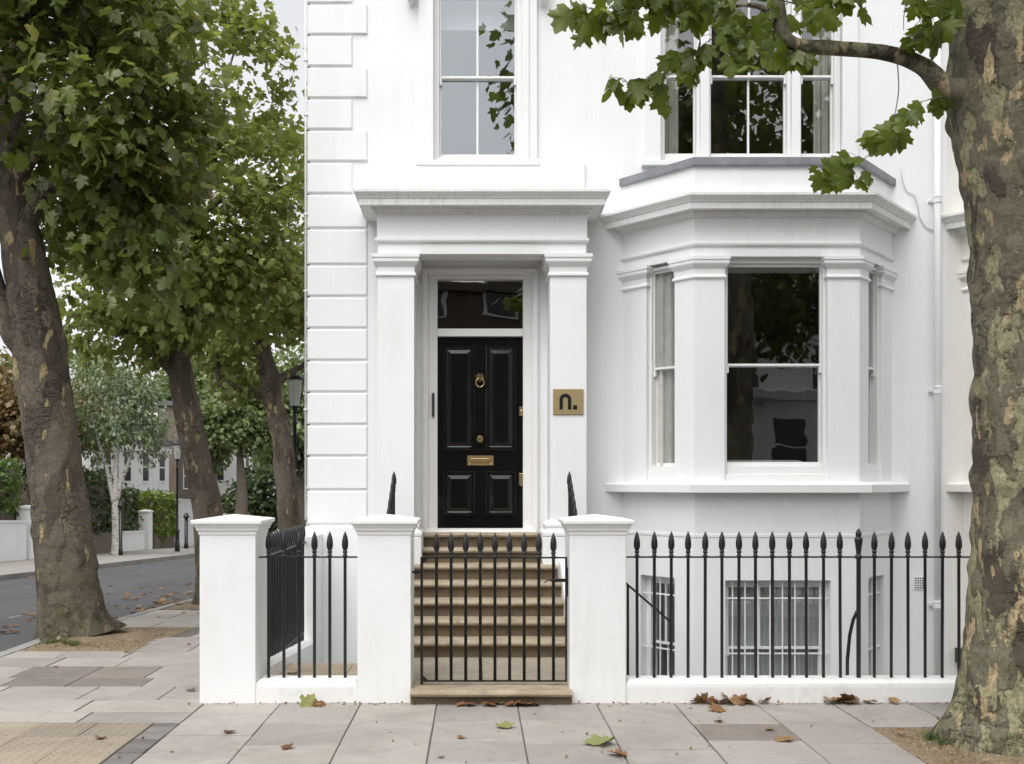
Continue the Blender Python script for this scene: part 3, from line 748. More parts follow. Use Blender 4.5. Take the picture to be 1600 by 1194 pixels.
# scrolled brackets beside the window head
for cx in (PX(643, WY), PX(848.5, WY)):
    b_ = MB().box(cx - 0.055, cx + 0.055, WY - .14, WY + .01, 7.10, 7.5)
    b_.lathe([(0.0, -0.068), (0.05, -0.066), (0.06, 0), (0.05, .066), (0, .068)], (cx, WY - .10, 7.09), 12)
    for k in (-1, 0, 1): b_.lathe([(0.022, 0), (0.02, 0.06), (0.005, 0.16)], (cx + k * 0.03, WY - .15, 7.03 + (0.02 if k else 0)), 8)
    b_.lathe([(0.0, -.08), (0.03, -.06), (0.045, -.02), (0.03, 0.03), (0, 0.05)], (cx, WY - .06, 7.04), 10)
    b_.build('scroll_bracket', 'stucco', house, smooth=False)
# upper right window of three lights
for (a, b2, bars) in ((2.085, 2.445, []), (2.600, 3.452, [PX(1172, uy)]), (3.605, 3.975, [])):
    sash_window(house, (0, uy), (1, 0), a, b2, 5.345, 7.15, 6.225, bars, fr=0.07, gl='glass')
ar = MB()
for (a, b2) in ((1.845, 2.03), (4.03, 4.2)):
    ar.box(a, b2, WY - .045, WY + .01, 5.24, 7.3)
for (a, b2) in ((2.515, 2.53), (3.52, 3.535)): ar.box(a - .04, b2 + .04, WY - 0.02, WY + .12, 5.26, 7.3)
ar.box(1.845, 4.2, WY - .045, WY + .01, 7.3, 7.45)
ar.build('window_architrave', 'stucco', house, bevel=0.006)
BX(1.82, 4.22, WY - 0.07, WY + 0.08, 5.20, 5.262).build('window_sill', 'stucco', house, bevel=0.008)

# ---- porch
PYF = 10.75
def pf(px): return PX(px, PYF)
cols = [(-1.035, -0.652), (0.775, 1.158)]
for (a, b2) in cols:
    poly = [(a, PYF), (b2, PYF), (b2, PYF + 0.36), (a, PYF + 0.36)]
    co = MB().loft(poly, [(0.012, 1.31), (0, 1.34), (0, 3.91)]).build('porch_column', 'stucco', house)
    MB().loft(poly, [(0.004, 3.885), (0.022, 3.895), (0.022, 3.915), (0.006, 3.93), (0.006, 3.985), (0.02, 4.0), (0.045, 4.03), (0.05, 4.04), (0.05, 4.075), (0.06, 4.08), (0.06, 4.118)]).build('capital', 'stucco', co)
    MB().loft(poly, [(0.075, 1.155), (0.085, 1.17), (0.085, 1.20), (0.07, 1.215), (0.05, 1.225), (0.045, 1.25), (0.055, 1.262), (0.055, 1.285), (0.03, 1.305), (0.012, 1.312)]).build('column_base', 'stucco', co)
    MB().loft(poly, [(0.08, -0.2), (0.08, 1.155)]).build('column_plinth', 'stucco', co, bevel=0.008)
for (a, b2) in ((-0.93, -0.655), (0.778, 1.06)):       # responds against the wall
    poly = [(a, WY - 0.07), (b2, WY - 0.07), (b2, WY + 0.02), (a, WY + 0.02)]
    co = MB().loft(poly, [(0, 1.15), (0, 3.91)]).build('wall_pilaster', 'stucco', house)
    MB().loft(poly, [(0.004, 3.885), (0.022, 3.895), (0.022, 3.915), (0.006, 3.93), (0.006, 3.985), (0.045, 4.03), (0.05, 4.075), (0.06, 4.08), (0.06, 4.118)]).build('capital', 'stucco', co)
ent = MB()
ent.box(-1.035, 1.158, PYF + .004, PYF + 0.31, 4.12, 4.24)
ent.box(-1.035, -0.76, PYF + 0.31, WY + .01, 4.12, 4.24); ent.box(0.88, 1.158, PYF + 0.31, WY + .01, 4.12, 4.24)
eo = ent.build('porch_entablature', 'stucco', house, bevel=0.004)
ppoly = [(-1.035, PYF), (1.158, PYF), (1.158, WY + .1), (-1.035, WY + .1)]
MB().loft(ppoly, [(0.004, 4.24), (0.02, 4.245), (0.028, 4.262), (0.028, 4.285), (0.006, 4.29), (0.006, 4.555)]).build('frieze', 'stucco', eo)
MB().loft(ppoly, [(0.01, 4.535), (0.03, 4.54), (0.035, 4.56), (0.055, 4.575), (0.07, 4.60), (0.165, 4.602), (0.165, 4.592), (0.175, 4.592), (0.18, 4.655), (0.19, 4.66), (0.195, 4.672), (0.205, 4.685), (0.222, 4.71), (0.228, 4.715), (0.228, 4.742), (0.2, 4.752), (0.0, 4.79)]).build('cornice', 'cornice', eo)
# ---- door case, fanlight and door
DY = 11.42
fw = MB()
fw.box(-0.53, -0.43, DY - 0.06, DY + .08, 1.12, 4.02); fw.box(0.52, 0.62, DY - 0.06, DY + .08, 1.12, 4.02)
fw.box(-0.43, 0.52, DY - 0.06, DY + .08, PZ(438, DY), 4.02); fw.box(-0.43, 0.52, DY - 0.075, DY + .08, PZ(527, DY), PZ(515, DY))
dc = fw.build('door_case', 'surround', house, bevel=0.006)
mo = MB()
for a in (-0.545, -0.50): pass
mo.rings(-0.60, 0.69, 1.15, 4.09, [(0.0, WY + .01), (0.0, WY - 0.02), (0.02, WY - 0.03), (0.05, WY - 0.02), (0.065, WY + .06)])
mo.f = mo.f[:-1]
mo.build('architrave_moulding', 'surround', dc)
BX(-0.43, 0.52, DY - .01, DY - .004, PZ(515, DY), PZ(438, DY)).build('fanlight_pane', 'glass', dc)
door = BX(-0.432, 0.522, DY - .012, DY + .04, PZ(836, DY), PZ(527, DY)).build('front_door', 'door', house)
for (a, b2, za, zb) in ((693, 742, 541, 704), (759, 806, 541, 704), (693, 742, 736.5, 806), (759, 806, 736.5, 806)):
    MB().rings(PX(a, DY), PX(b2, DY), PZ(zb, DY), PZ(za, DY), [(0, DY - .010), (0, DY - .026), (0.010, DY - .034), (0.024, DY - .034), (0.040, DY - .016), (0.046, DY - .0125), (0.085, DY - .024)]).build('panel', 'door', door)
kx = PX(750, DY)
kz = PZ(591, DY)
kn = MB().lathe([(0.048, DY - .011), (0.05, DY - .02), (0.036, DY - .035), (0.026, DY - .052), (0.012, DY - .06)], (kx, 0, kz), 16, 'y')
for k in range(10):
    a = k * math.pi / 5; kn.lathe([(0.010, DY - .018), (0.012, DY - .032), (0.004, DY - .04)], (kx + .044 * math.cos(a), 0, kz + .044 * math.sin(a)), 6, 'y')
ko = kn.build('door_knocker', 'brass', door, smooth=True)
rp = [(kx + 0.045 * math.sin(a), DY - .05, kz - 0.055 - 0.048 * math.cos(a)) for a in np.linspace(0, 2 * math.pi, 25)]
MB().tube(rp, 0.0085, 8).build('knocker_ring', 'brass', ko, smooth=True)
MB().lathe([(0.028, DY - .012), (0.026, DY - .02), (0.014, DY - .028), (0.016, DY - .04), (0.036, DY - .055), (0.04, DY - .075), (0.03, DY - .092), (0.01, DY - .098)], (kx, 0, PZ(686.5, DY)), 18, 'y').build('door_knob', 'brass', door, smooth=True)
lp = MB().rings(PX(730, DY), PX(771, DY), PZ(727.5, DY), PZ(712, DY), [(0, DY - .011), (0, DY - .022), (0.004, DY - .026), (0.016, DY - .026), (0.02, DY - .02), (0.024, DY - .02)])
lpo = lp.build('letter_plate', 'brass', door)
MB().rings(PX(735.5, DY), PX(765.5, DY), PZ(723.6, DY), PZ(716, DY), [(0, DY - .0195), (0, DY - .024), (0.006, DY - .0265)]).build('flap', 'brass_dark', lpo)
lk = MB().rings(PX(811, DY), PX(818.3, DY), PZ(650, DY), PZ(636, DY), [(0, DY - .011), (0, DY - .02), (0.006, DY - .026)])
lk.lathe([(0.014, DY - .02), (0.014, DY - .04), (0.008, DY - .042)], (PX(814.6, DY), 0, PZ(643, DY)), 12, 'y')
lk.build('cylinder_lock', 'brass', door)
dl = MB().rings(PX(811, DY), PX(818.3, DY), PZ(757, DY), PZ(739.5, DY), [(0, DY - .011), (0, DY - .02), (0.005, DY - .024)])
dl.lathe([(0.02, DY - .012), (0.02, DY - .02), (0.01, DY - .024)], (PX(814.6, DY), 0, PZ(757, DY)), 10, 'y')
dl.build('mortice_lock', 'brass', door)
BX(-0.49, -0.462, DY - 0.085, DY - 0.058, PZ(652, DY), PZ(615, DY)).build('door_entry_panel', 'plastic_dark', house, bevel=0.004)
# ---- bay window
def make_bay(parent, dx, mat, cmat, full=True):
    BF = 10.57
    P0, P1, P2, P3 = (1.624 + dx, WY), (2.253 + dx, BF), (3.957 + dx, BF), (4.586 + dx, WY)
    back = WY + 0.12
    def foot():
        e = 0.12 * 0.629 / 0.73
        return [(P0[0] - e, back), P1, P2, (P3[0] + e, back)]
    F = foot()
    core = MB()
    ins = offset_poly(F, -0.26)
    bay = MB().loft(F, [(0.004, 4.056), (0.004, 4.16)]).build('bay_entablature', mat, parent)
    MB().loft(F, [(0.004, 4.16), (0.02, 4.163), (0.028, 4.18), (0.028, 4.20), (0.004, 4.208), (0.004, 4.48)]).build('frieze', mat, bay)
    MB().loft(F, [(0.01, 4.455), (0.03, 4.46), (0.035, 4.48), (0.055, 4.495), (0.065, 4.52), (0.145, 4.522), (0.145, 4.512), (0.155, 4.512), (0.16, 4.575), (0.17, 4.58), (0.175, 4.592), (0.185, 4.605), (0.205, 4.632), (0.21, 4.637), (0.21, 4.664), (0.18, 4.672), (0.0, 4.72)]).build('cornice', cmat, bay)
    MB().loft(F, [(0.0, 4.71), (0.0, 5.0)]).build('parapet', mat, bay)
    MB().loft(F, [(0.03, 4.985), (0.035, 5.0), (0.035, 5.07), (0.0, 5.085)]).build('lead_capping', 'lead', bay)
    MB().loft(F, [(0.10, 1.615), (0.15, 1.622), (0.15, 1.70), (0.14, 1.71), (0.0, 1.73)]).build('bay_sill', mat, bay)
    # pillars
    def fl(side, t):       # point along the flank
        a, b2 = (P1, P0) if side < 0 else (P2, P3)
        return (a[0] + (b2[0] - a[0]) * t, a[1] + (b2[1] - a[1]) * t)
    nl = (-0.73 / 0.9636, -0.629 / 0.9636); nr = (0.73 / 0.9636, -0.629 / 0.9636)
    def inn(p, n, d): return (p[0] - n[0] * d, p[1] - n[1] * d)
    fx0, fx1 = 2.563 + dx, 3.627 + dx
    d = 0.2
    cornerL = [(fx0, BF), (fx0, BF + d), inn(fl(-1, .266), nl, d), fl(-1, .266), P1][::-1]
    cornerR = [P2, fl(1, .266), inn(fl(1, .266), nr, d), (fx1, BF + d), (fx1, BF)][::-1]
    endL = [fl(-1, .661), inn(fl(-1, .661), nl, d), (P0[0] + .12, WY + .05), (P0[0] - .06, WY + .05), P0]
    endR = [P3, (P3[0] + .06, WY + .05), (P3[0] - .12, WY + .05), inn(fl(1, .661), nr, d), fl(1, .661)]
    def ccw(p):
        A = sum(p[i - 1][0] * p[i][1] - p[i][0] * p[i - 1][1] for i in range(len(p)))
        return p if A > 0 else p[::-1]
    for poly in (cornerL, cornerR, endL, endR):
        poly = ccw(poly)
        po = MB().loft(poly, [(0, 1.715), (0, 3.86)]).build('bay_pillar', mat, bay)
        MB().loft(poly, [(0.004, 3.828), (0.02, 3.838), (0.02, 3.856), (0.005, 3.87), (0.005, 3.93), (0.018, 3.945), (0.04, 3.975), (0.044, 3.985), (0.044, 4.015), (0.052, 4.02), (0.052, 4.054)]).build('capital', mat, po)
    # lower storey of the bay with its openings
    lw = MB()
    def flank_frame(side):
        a = P1 if side < 0 else P2; n = nl if side < 0 else nr
        b2 = P0 if side < 0 else P3
        ux = ((b2[0] - a[0]) / 0.9636, (b2[1] - a[1]) / 0.9636)
        return a, ux, n
    lw2 = wall_holes(P1[0], P2[0], -1.5, 1.615, [(2.57 + dx, 3.66 + dx, -0.75, 0.713)], BF, BF + 0.2)
    lw.v += lw2.v; lw.f += lw2.f
    for side in (-1, 1):
        a, ux, n = flank_frame(side)
        T = (lambda a, ux, n: (lambda x, y, z: (a[0] + ux[0] * x - n[0] * y, a[1] + ux[1] * x - n[1] * y, z)))(a, ux, n)
        h = wall_holes(0.0, 1.0, -1.5, 1.615, [(0.256, 0.717, -0.75, 0.72)], 0.001, 0.2, MB(T))
        o = len(lw.v); lw.v += h.v; lw.f += [tuple(i + o for i in (q if side > 0 else q[::-1])) for q in h.f]
    lw.build('bay_basement_wall', mat, bay)
    MB().loft(F, [(0.0, 1.155), (0.007, 1.16), (0.007, 1.188), (0.0, 1.193)]).build('string_course', mat, bay) if full else None
    if not full:
        return bay
    # windows
    sash_window(bay, (0, BF + 0.07), (1, 0), 2.605 + dx, 3.600 + dx, 1.895, 4.0, 2.935, [], fr=0.07, sw=0.035)
    for side in (-1, 1):
        a, ux, n = flank_frame(side)
        L = 0.9636
        if side < 0:
            o = inn(fl(-1, .661), nl, 0.05); sash_window(bay, o, (-ux[0], -ux[1]), 0.03, 0.352, 1.895, 4.0, 2.935, [], fr=0.035, sw=0.03)
        else:
            o = inn(fl(1, .266), nr, 0.03); sash_window(bay, o, ux, 0.03, 0.352, 1.895, 4.0, 2.935, [], fr=0.035, sw=0.03)
    MB().box(2.535 + dx, 3.655 + dx, BF + .03, BF + .19, 1.70, 1.812).build('window_sill', 'joinery', bay, bevel=0.006)
    for side in (-1, 1):
        a, ux, n = flank_frame(side)
        T = (lambda a, ux, n: (lambda x, y, z: (a[0] + ux[0] * x - n[0] * y, a[1] + ux[1] * x - n[1] * y, z)))(a, ux, n)
        MB(T).box(0.257, 0.636, .022, .19, 1.70, 1.854).build('window_sill', 'joinery', bay)
    # basement windows with white bars
    def basement(o, ux, w, nb, zt):
        wd = sash_window(bay, o, ux, 0.05, w - .05, -0.70, zt - .05, -0.02, [w * .36, w * .66] if nb > 4 else [w * .5], fr=0.05, sw=0.04, name='basement_window')
        nx = (-ux[1], ux[0]); T = lambda x, y, z: (o[0] + ux[0] * x + nx[0] * y, o[1] + ux[1] * x + nx[1] * y, z)
        for k in range(nb): x = w * (k + .7) / (nb + .4); MB(T).tube([(x, -.05, -0.74), (x, -.05, zt - 0.01)], 0.008, 6).build('security_bar', 'joinery', wd)
        for z in (zt - .19, -0.05, -0.5): MB(T).box(0.005, w - .005, -.062, -.052, z - .008, z + .008).build('security_rail', 'joinery', wd)
    basement((2.57 + dx, BF + 0.11), (1, 0), 1.09, 8, 0.713)
    q = fl(-1, .744); basement(inn(q, nl, 0.1), (0.6528, -0.7576), 0.46, 3, 0.72)
    q = fl(1, .266); basement(inn(q, nr, 0.1), (0.6528, 0.7576), 0.46, 3, 0.72)
    return bay
bay = make_bay(house, 0.0, 'stucco', 'cornice')
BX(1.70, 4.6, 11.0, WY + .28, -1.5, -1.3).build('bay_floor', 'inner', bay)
# drainpipe
dpx = PX(1465, WY - .07)
dp = MB().tube([(dpx, WY - .07, -1.4), (dpx, WY - .07, H)], 0.036, 14).build('drainpipe', 'joinery', house, smooth=True)
for py in (312, 610, 945, 60):
    z = PZ(py, WY - .07)
    MB().lathe([(0.037, z - .04), (0.046, z - .035), (0.046, z + .02), (0.05, z + .025), (0.05, z + .04), (0.037, z + .045)], (dpx, WY - .07, 0), 14).build('collar', 'joinery', dp, smooth=False)
    BX(dpx - .075, dpx + .075, WY - .03, WY + .005, z - .015, z + .015).build('bracket', 'joinery', dp)
cbl = [(1407, 262), (1410, 285), (1416, 300), (1428, 305), (1434, 325), (1436, 340), (1445, 355), (1458, 362)]
MB().tube([(PX(a, WY), WY - .012, PZ(b2, WY)) for a, b2 in cbl], 0.005, 6).build('cable', 'wire', house, smooth=True)
vt = BX(PX(1428, WY), PX(1447, WY), WY - .012, WY + .005, PZ(921, WY), PZ(901, WY)).build('air_vent', 'joinery', house)
vh = MB()
for i in range(5):
    for j in range(5):
        x = PX(1430.2 + i * 3.6, WY); z = PZ(903.5 + j * 3.7, WY); vh.box(x - .007, x + .007, WY - .0135, WY - .004, z - .007, z + .007)
vh.build('vent_grille', 'vent_hole', vt)['kind'] = 'stuff'
bxo = BX(PX(1492, WY), PX(1512, WY), WY - .12, WY + .01, PZ(1034, WY), PZ(1012, WY)).build('meter_box', 'plastic_dark', house, bevel=0.01)
# ---- neighbour to the right
nb = empty('townhouse', (7.3, 13.5, -1.45), 'cream stucco townhouse next door, mostly hidden behind the mottled tree trunk', 'house')
wall_holes(5.2, 9.5, -1.6, H, [(5.6, 8.2, -1.3, 4.9)], WY + 0.004, WY + 0.28).build('front_wall', 'neighbour', nb)
BX(5.21, 9.5, 15, 15.3, -1.6, H).build('rear_wall', 'inner', nb)
BX(9.22, 9.5, WY + .28, 15, -1.6, H).build('side_wall', 'neighbour', nb)
BX(5.21, 9.5, WY - .05, 15.3, H, H + .3).build('roof', 'roof', nb)
make_bay(nb, 3.76, 'neighbour', 'cornice', full=False)

# ---- things inside the windows
def curtain(x0, x1, y, z0, z1, folds, amp, label, mat='curtain', ux=(1, 0), flare=0.0):
    n = folds * 10; mb = MB()
    L = math.hypot(x1 - x0, 0)
    rows = 8
    for j in range(rows + 1):
        z = z0 + (z1 - z0) * j / rows
        for i in range(n + 1):
            u = i / n; a = amp * (1 - 0.25 * j / rows) * math.sin(u * folds * 2 * math.pi + 0.6 * math.sin(u * 9) + 0.3 * j / rows)
            s = (x1 - x0) * u * (1 + flare * (1 - j / rows))
            mb.v.append((x0 + s * ux[0] - a * ux[1], y + s * ux[1] + a * ux[0], z))
    for j in range(rows):
        for i in range(n): a = j * (n + 1) + i; mb.f.append((a, a + 1, a + n + 2, a + n + 1))
    o = mb.build('curtain', mat, smooth=True)
    md = o.modifiers.new('thick', 'SOLIDIFY'); md.thickness = 0.004
    return tag(o, label, 'curtain', 'curtains behind the windows')
curtain(1.83, 2.16, 11.14, 1.2, 4.1, 3, 0.03, 'pale grey curtain drawn aside in the ground floor bay window', ux=(0.90, -0.43))
curtain(1.97, 2.30, WY + .32, 4.90, 7.3, 4, 0.03, 'pale curtain gathered at the jamb beside the pillared porch, upper three-light window')
curtain(3.83, 4.08, WY + .32, 4.90, 7.3, 3, 0.03, 'pale curtain gathered beside the drainpipe, upper three-light window')
bl = BX(-0.46, 0.5, WY + .36, WY + .37, PZ(48, WY + .37), 7.2).build('roller_blind', 'blind')
tag(bl, 'pale grey-blue blind pulled part way down behind the window above the porch', 'blind')
bl2 = BX(2.60, 3.64, 10.80, 10.81, -0.74, 0.70).build('window_screen', 'net'); tag(bl2, 'grey net screen behind the barred basement window', 'blind')
sf = empty('sofa', (3.1, 11.6, 1.14), 'pale sofa seen low down inside the ground floor bay window', 'sofa')
BX(2.62, 3.62, 11.30, 11.5, 1.45, 1.97).build('backrest', 'sofa', sf, bevel=0.05, seg=3)
BX(2.62, 3.62, 11.505, 12.1, 1.14, 1.55).build('seat', 'sofa', sf, bevel=0.04)
for x in (2.46, 3.63): BX(x, x + .15, 11.3, 12.1, 1.14, 1.75).build('armrest', 'sofa', sf, bevel=0.04)
# ---- brass plaque
pl = empty('name_plaque', (PX(887.5, PYF), PYF - .002, PZ(648, PYF)), 'square-cornered brass plaque reading n. on the porch column', 'sign')
MB().rings(PX(864, PYF), PX(911.5, PYF), PZ(648, PYF), PZ(608, PYF), [(0, PYF + .002), (0, PYF - .012), (0.003, PYF - .014)]).build('plate', 'plate', pl)
def letter_n():
    x0, x1, zb, zt = PX(874, PYF), PX(892.4, PYF), PZ(640, PYF), PZ(615.5, PYF)
    R1 = (x1 - x0) / 2; cx = (x0 + x1) / 2; r = R1 * 0.42; cz = zt - R1
    outer = [(x0, zb)] + [(cx - R1 * math.cos(a), cz + R1 * math.sin(a)) for a in np.linspace(0, math.pi, 17)] + [(x1, zb)]
    inner = [(cx - r, zb)] + [(cx - r * math.cos(a), cz + r * math.sin(a)) for a in np.linspace(0, math.pi, 17)] + [(cx + r, zb)]
    mb = MB(); n = len(outer); y0, y1 = PYF - .0175, PYF - .013
    for y in (y0, y1): mb.v += [(x, y, z) for x, z in outer] + [(x, y, z) for x, z in inner]
    for i in range(n - 1):
        mb.f.append((i, i + 1, n + i + 1, n + i)); o = 2 * n
        mb.f.append((o + i, i, i + 1, o + i + 1)[::-1]); mb.f.append((n + i, n + i + 1, o + n + i + 1, o + n + i)[::-1])
    mb.f += [(0, n, 3 * n, 2 * n), (n - 1, 3 * n - 1, 4 * n - 1, 2 * n - 1)]
    return mb
letter_n().build('letter', 'letter', pl)
BX(PX(895.2, PYF), PX(901.6, PYF), PYF - .0175, PYF - .0125, PZ(640, PYF), PZ(633.6, PYF)).build('full_stop', 'letter', pl)

# ================================================================== STEPS
st = empty('entrance_steps', (0.05, 9.6, 0), 'buff stone entrance steps climbing from the gate to the black door', 'steps')
sx0, sx1 = -0.75, 0.858
def step(x0, x1, y0, y1, zt, zb, nm='step'):
    prof = [(y1, zb), (y1, zt), (y0 - .032, zt), (y0 - .05, zt - .008), (y0 - .057, zt - .024), (y0 - .05, zt - .040), (y0 - .025, zt - .050), (y0 + .004, zt - .056), (y0 + .006, zb)]
    mb = MB(); n = len(prof); seg = 3
    for i in range(seg + 1):
        x = x0 + (x1 - x0) * i / seg
        mb.v += [(x, y, z + (0.0025 * math.sin(3.1 * i + zt * 9))) for y, z in prof]
    for i in range(seg):
        for j in range(n): k = (j + 1) % n; mb.f.append((i * n + j, i * n + k, (i + 1) * n + k, (i + 1) * n + j))
    mb.f += [tuple(range(n - 1, -1, -1)), tuple(range(seg * n, seg * n + n))]
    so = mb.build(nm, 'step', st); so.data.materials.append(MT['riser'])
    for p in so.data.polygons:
        if p.index < seg * n and p.index % n in (6, 7): p.material_index = 1  # nosing underside and riser take the stone with painted-in shade
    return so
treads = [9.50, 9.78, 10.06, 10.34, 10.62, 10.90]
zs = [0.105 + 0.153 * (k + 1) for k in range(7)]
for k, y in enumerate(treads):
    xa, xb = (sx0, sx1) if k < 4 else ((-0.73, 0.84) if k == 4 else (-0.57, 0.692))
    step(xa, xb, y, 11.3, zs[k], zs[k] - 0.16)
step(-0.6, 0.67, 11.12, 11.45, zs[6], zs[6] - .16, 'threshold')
for k, (a, b2) in enumerate(((sx0, 0.05), (0.054, sx1))):
    BX(a, b2, 8.30, 9.51, -0.1, 0.105).build('landing_slab', 'landing', st, bevel=0.004)
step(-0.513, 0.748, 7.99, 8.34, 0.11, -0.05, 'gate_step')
for a, b2 in ((sx0 - .1, sx0 - .002), (sx1 + .002, sx1 + .1)):     # white side walls of the flight
    mb = MB(); prof = [(8.5, -1.5), (11.28, -1.5), (11.28, 1.0), (10.4, 0.88), (9.4, 0.26), (8.5, 0.2)]
    mb.v = [(a, y, z) for y, z in prof] + [(b2, y, z) for y, z in prof]
    n = len(prof); mb.f = [tuple(range(n))[::-1], tuple(range(n, 2 * n))] + [(i, (i + 1) % n, n + (i + 1) % n, n + i) for i in range(n)]
    mb.build('side_wall', 'pier', st)
lf = empty('paved_strip', (-1.2, 8.8, 0)); lf['kind'] = 'structure'
for a, b2 in ((-1.70, -1.12), (-1.116, -0.86)):
    BX(a, b2, 8.27, 9.33, -0.2, 0.08).build('flagstone', 'step', lf, bevel=0.004)
BX(-1.75, -0.85, 8.35, 9.30, -1.5, -0.2).build('retaining_wall', 'pier', lf)
BX(-1.72, -0.855, 9.331, 9.36, -1.5, 0.06).build('retaining_face', 'pier', lf)

# ================================================================== PIERS, RAILINGS, GATE
def pier(cx, w, label, z_base=-0.1):
    y0 = 8.04
    root = empty('gate_pier', (cx, y0 + w / 2, 0), label, 'gate pier', 'gate piers')
    poly = [(cx - w / 2, y0), (cx + w / 2, y0), (cx + w / 2, y0 + w), (cx - w / 2, y0 + w)]
    MB().loft(poly, [(0, z_base), (0, 1.335)]).build('shaft', 'pier', root, bevel=0.008)
    MB().loft(poly, [(0.004, 1.315), (0.008, 1.33), (0.008, 1.345), (0.02, 1.352), (0.024, 1.37), (0.034, 1.385), (0.038, 1.40), (0.054, 1.405), (0.056, 1.428), (0.05, 1.436), (-w / 2 + .01, 1.474)]).build('cap', 'pier', root, bevel=0.003)
    return root
pier(-1.952, 0.442, 'white gate pier with pyramid cap at the street corner')
pier(-0.722, 0.42, 'white gate pier with pyramid cap holding the gate hinges')
pier(0.957, 0.442, 'white gate pier with pyramid cap holding the gate latch')
def bar_mesh(h, tip=0.155, r=0.0128, neck=0.04):
    zr = h - tip - neck
    prof = [(r, 0), (r, zr - .012), (r * 1.5, zr - .008), (r * 1.5, zr + .004), (r * 1.05, zr + .010), (r * 1.05, zr + .018), (r * 1.6, zr + .024), (r * 1.6, zr + .034), (r * 1.1, zr + neck), (r * 1.55, zr + neck + .012), (r * 2.05, zr + neck + .035), (r * 2.0, zr + neck + .07), (r * 1.5, zr + neck + .108), (r * .7, zr + neck + .138), (r * .1, h)]
    return MB().lathe(prof, (0, 0, 0), 8).mesh('railing_bar', 'iron', smooth=True)
BY = 8.16
zpl = 0.175                                   # top of the plinth
hbar = PZ(830, BY) - zpl + 0.02
bm = bar_mesh(hbar)
RZ = PZ(870.5, BY)
def plinth(x0, x1, nm='plinth'):
    return MB().loft([(x0, 8.045), (x1, 8.045), (x1, 8.29), (x0, 8.29)], [(0.0, -0.12), (0, 0.12), (-0.004, 0.15), (-0.02, 0.170), (-0.035, zpl)])
r1 = empty('railing', (-1.3, BY, 0), 'short run of black spearhead railing between two white gate piers', 'railing', 'black spearhead railings')
plinth(-1.731, -0.932).build('plinth', 'plinth', r1)
for px in (419.7, 443.6, 467.5, 491.4, 515.3, 539.2): inst('railing_bar', bm, r1, (PX(px, BY), BY, zpl - .02))
BX(-1.76, -0.93, BY - .016, BY + .016, RZ - .006, RZ + .006).build('rail', 'iron', r1)
r2 = empty('railing', (3.5, BY, 0), 'long black spearhead railing in front of the bay window and basement', 'railing', 'black spearhead railings')
plinth(1.178, 9.4).build('plinth', 'plinth', r2, bevel=0.004)
for k in range(60):
    px = 995.7 + 26.46 * k
    x = PX(px, BY)
    if k == 13 or x > 9.3: continue
    inst('railing_bar', bm, r2, (x, BY, zpl - .02), (random.uniform(-.004, .004), random.uniform(-.004, .004), 0))
BX(1.17, 9.4, BY - .016, BY + .016, RZ - .006, RZ + .006).build('rail', 'iron', r2)
sxp = PX(1341.5, BY); zt = PZ(826, BY)
MB().lathe([(0.0175, zpl - .02), (0.0175, RZ - .02), (0.027, RZ - .01), (0.027, RZ + .01), (0.018, RZ + .02), (0.018, RZ + .03), (0.026, RZ + .09), (0.032, RZ + .135), (0.032, RZ + .15), (0.02, RZ + .155), (0.02, RZ + .165), (0.024, RZ + .18), (0.021, RZ + .20), (0.004, zt)], (sxp, BY, 0), 12).build('standard_post', 'iron', r2, smooth=True)
MB().tube([(sxp - .004, BY + .02, 0.70), (sxp - .02, BY + .06, 0.63), (sxp - .03, BY + .11, 0.5), (sxp - .045, BY + .12, 0.3), (sxp - .05, BY + .11, zpl - .05)], 0.014, 8).build('back_stay', 'iron', r2, smooth=True)
# side railing along the side street
r3 = empty('railing', (-1.80, 9.6, 0), 'black spearhead railing running back along the side street pavement', 'railing', 'black spearhead railings')
ppl = MB(); prof = [(-1.93, -.3), (-1.70, -1.5), (-1.70, 0.0), (-1.735, 0.0), (-1.895, 0.0), (-1.93, -0.02)]
def side_top(y): return 0.235 - 0.073 * (y - 8.5)
sec = [8.482, 9.2, 10.0, 10.7, 11.22]
for y in sec:
    tz = side_top(y); ppl.v += [(-1.93, y, -0.45), (-1.70, y, -1.5), (-1.70, y, tz - .03), (-1.73, y, tz), (-1.90, y, tz), (-1.93, y, tz - .03)]
for i in range(len(sec) - 1):
    for j in range(6): k = (j + 1) % 6; ppl.f.append((i * 6 + j, i * 6 + k, i * 6 + 6 + k, i * 6 + 6 + j))
ppl.f += [tuple(range(6)), tuple(range(29, 23, -1))]
ppl.build('plinth', 'plinth', r3)
RZ3 = 1.10
b3 = bar_mesh(1.12)
for k in range(19):
    y = 8.58 + k * 0.115
    inst('railing_bar', b3, r3, (-1.80, y, RZ3 + .195 - 1.12))
    zb = side_top(y)
    if zb < RZ3 + .195 - 1.12: MB().lathe([(0.0112, zb - .02), (0.0112, RZ3 + .195 - 1.12)], (-1.80, y, 0), 8).build('bar_foot', 'iron', r3, smooth=True)
BX(-1.816, -1.784, 8.482, 10.80, RZ3 - .006, RZ3 + .006).build('rail', 'iron', r3)
BX(-1.94, -1.69, 10.76, 11.25, -1.5, 1.16).build('end_pier', 'pier', r3, bevel=0.01)
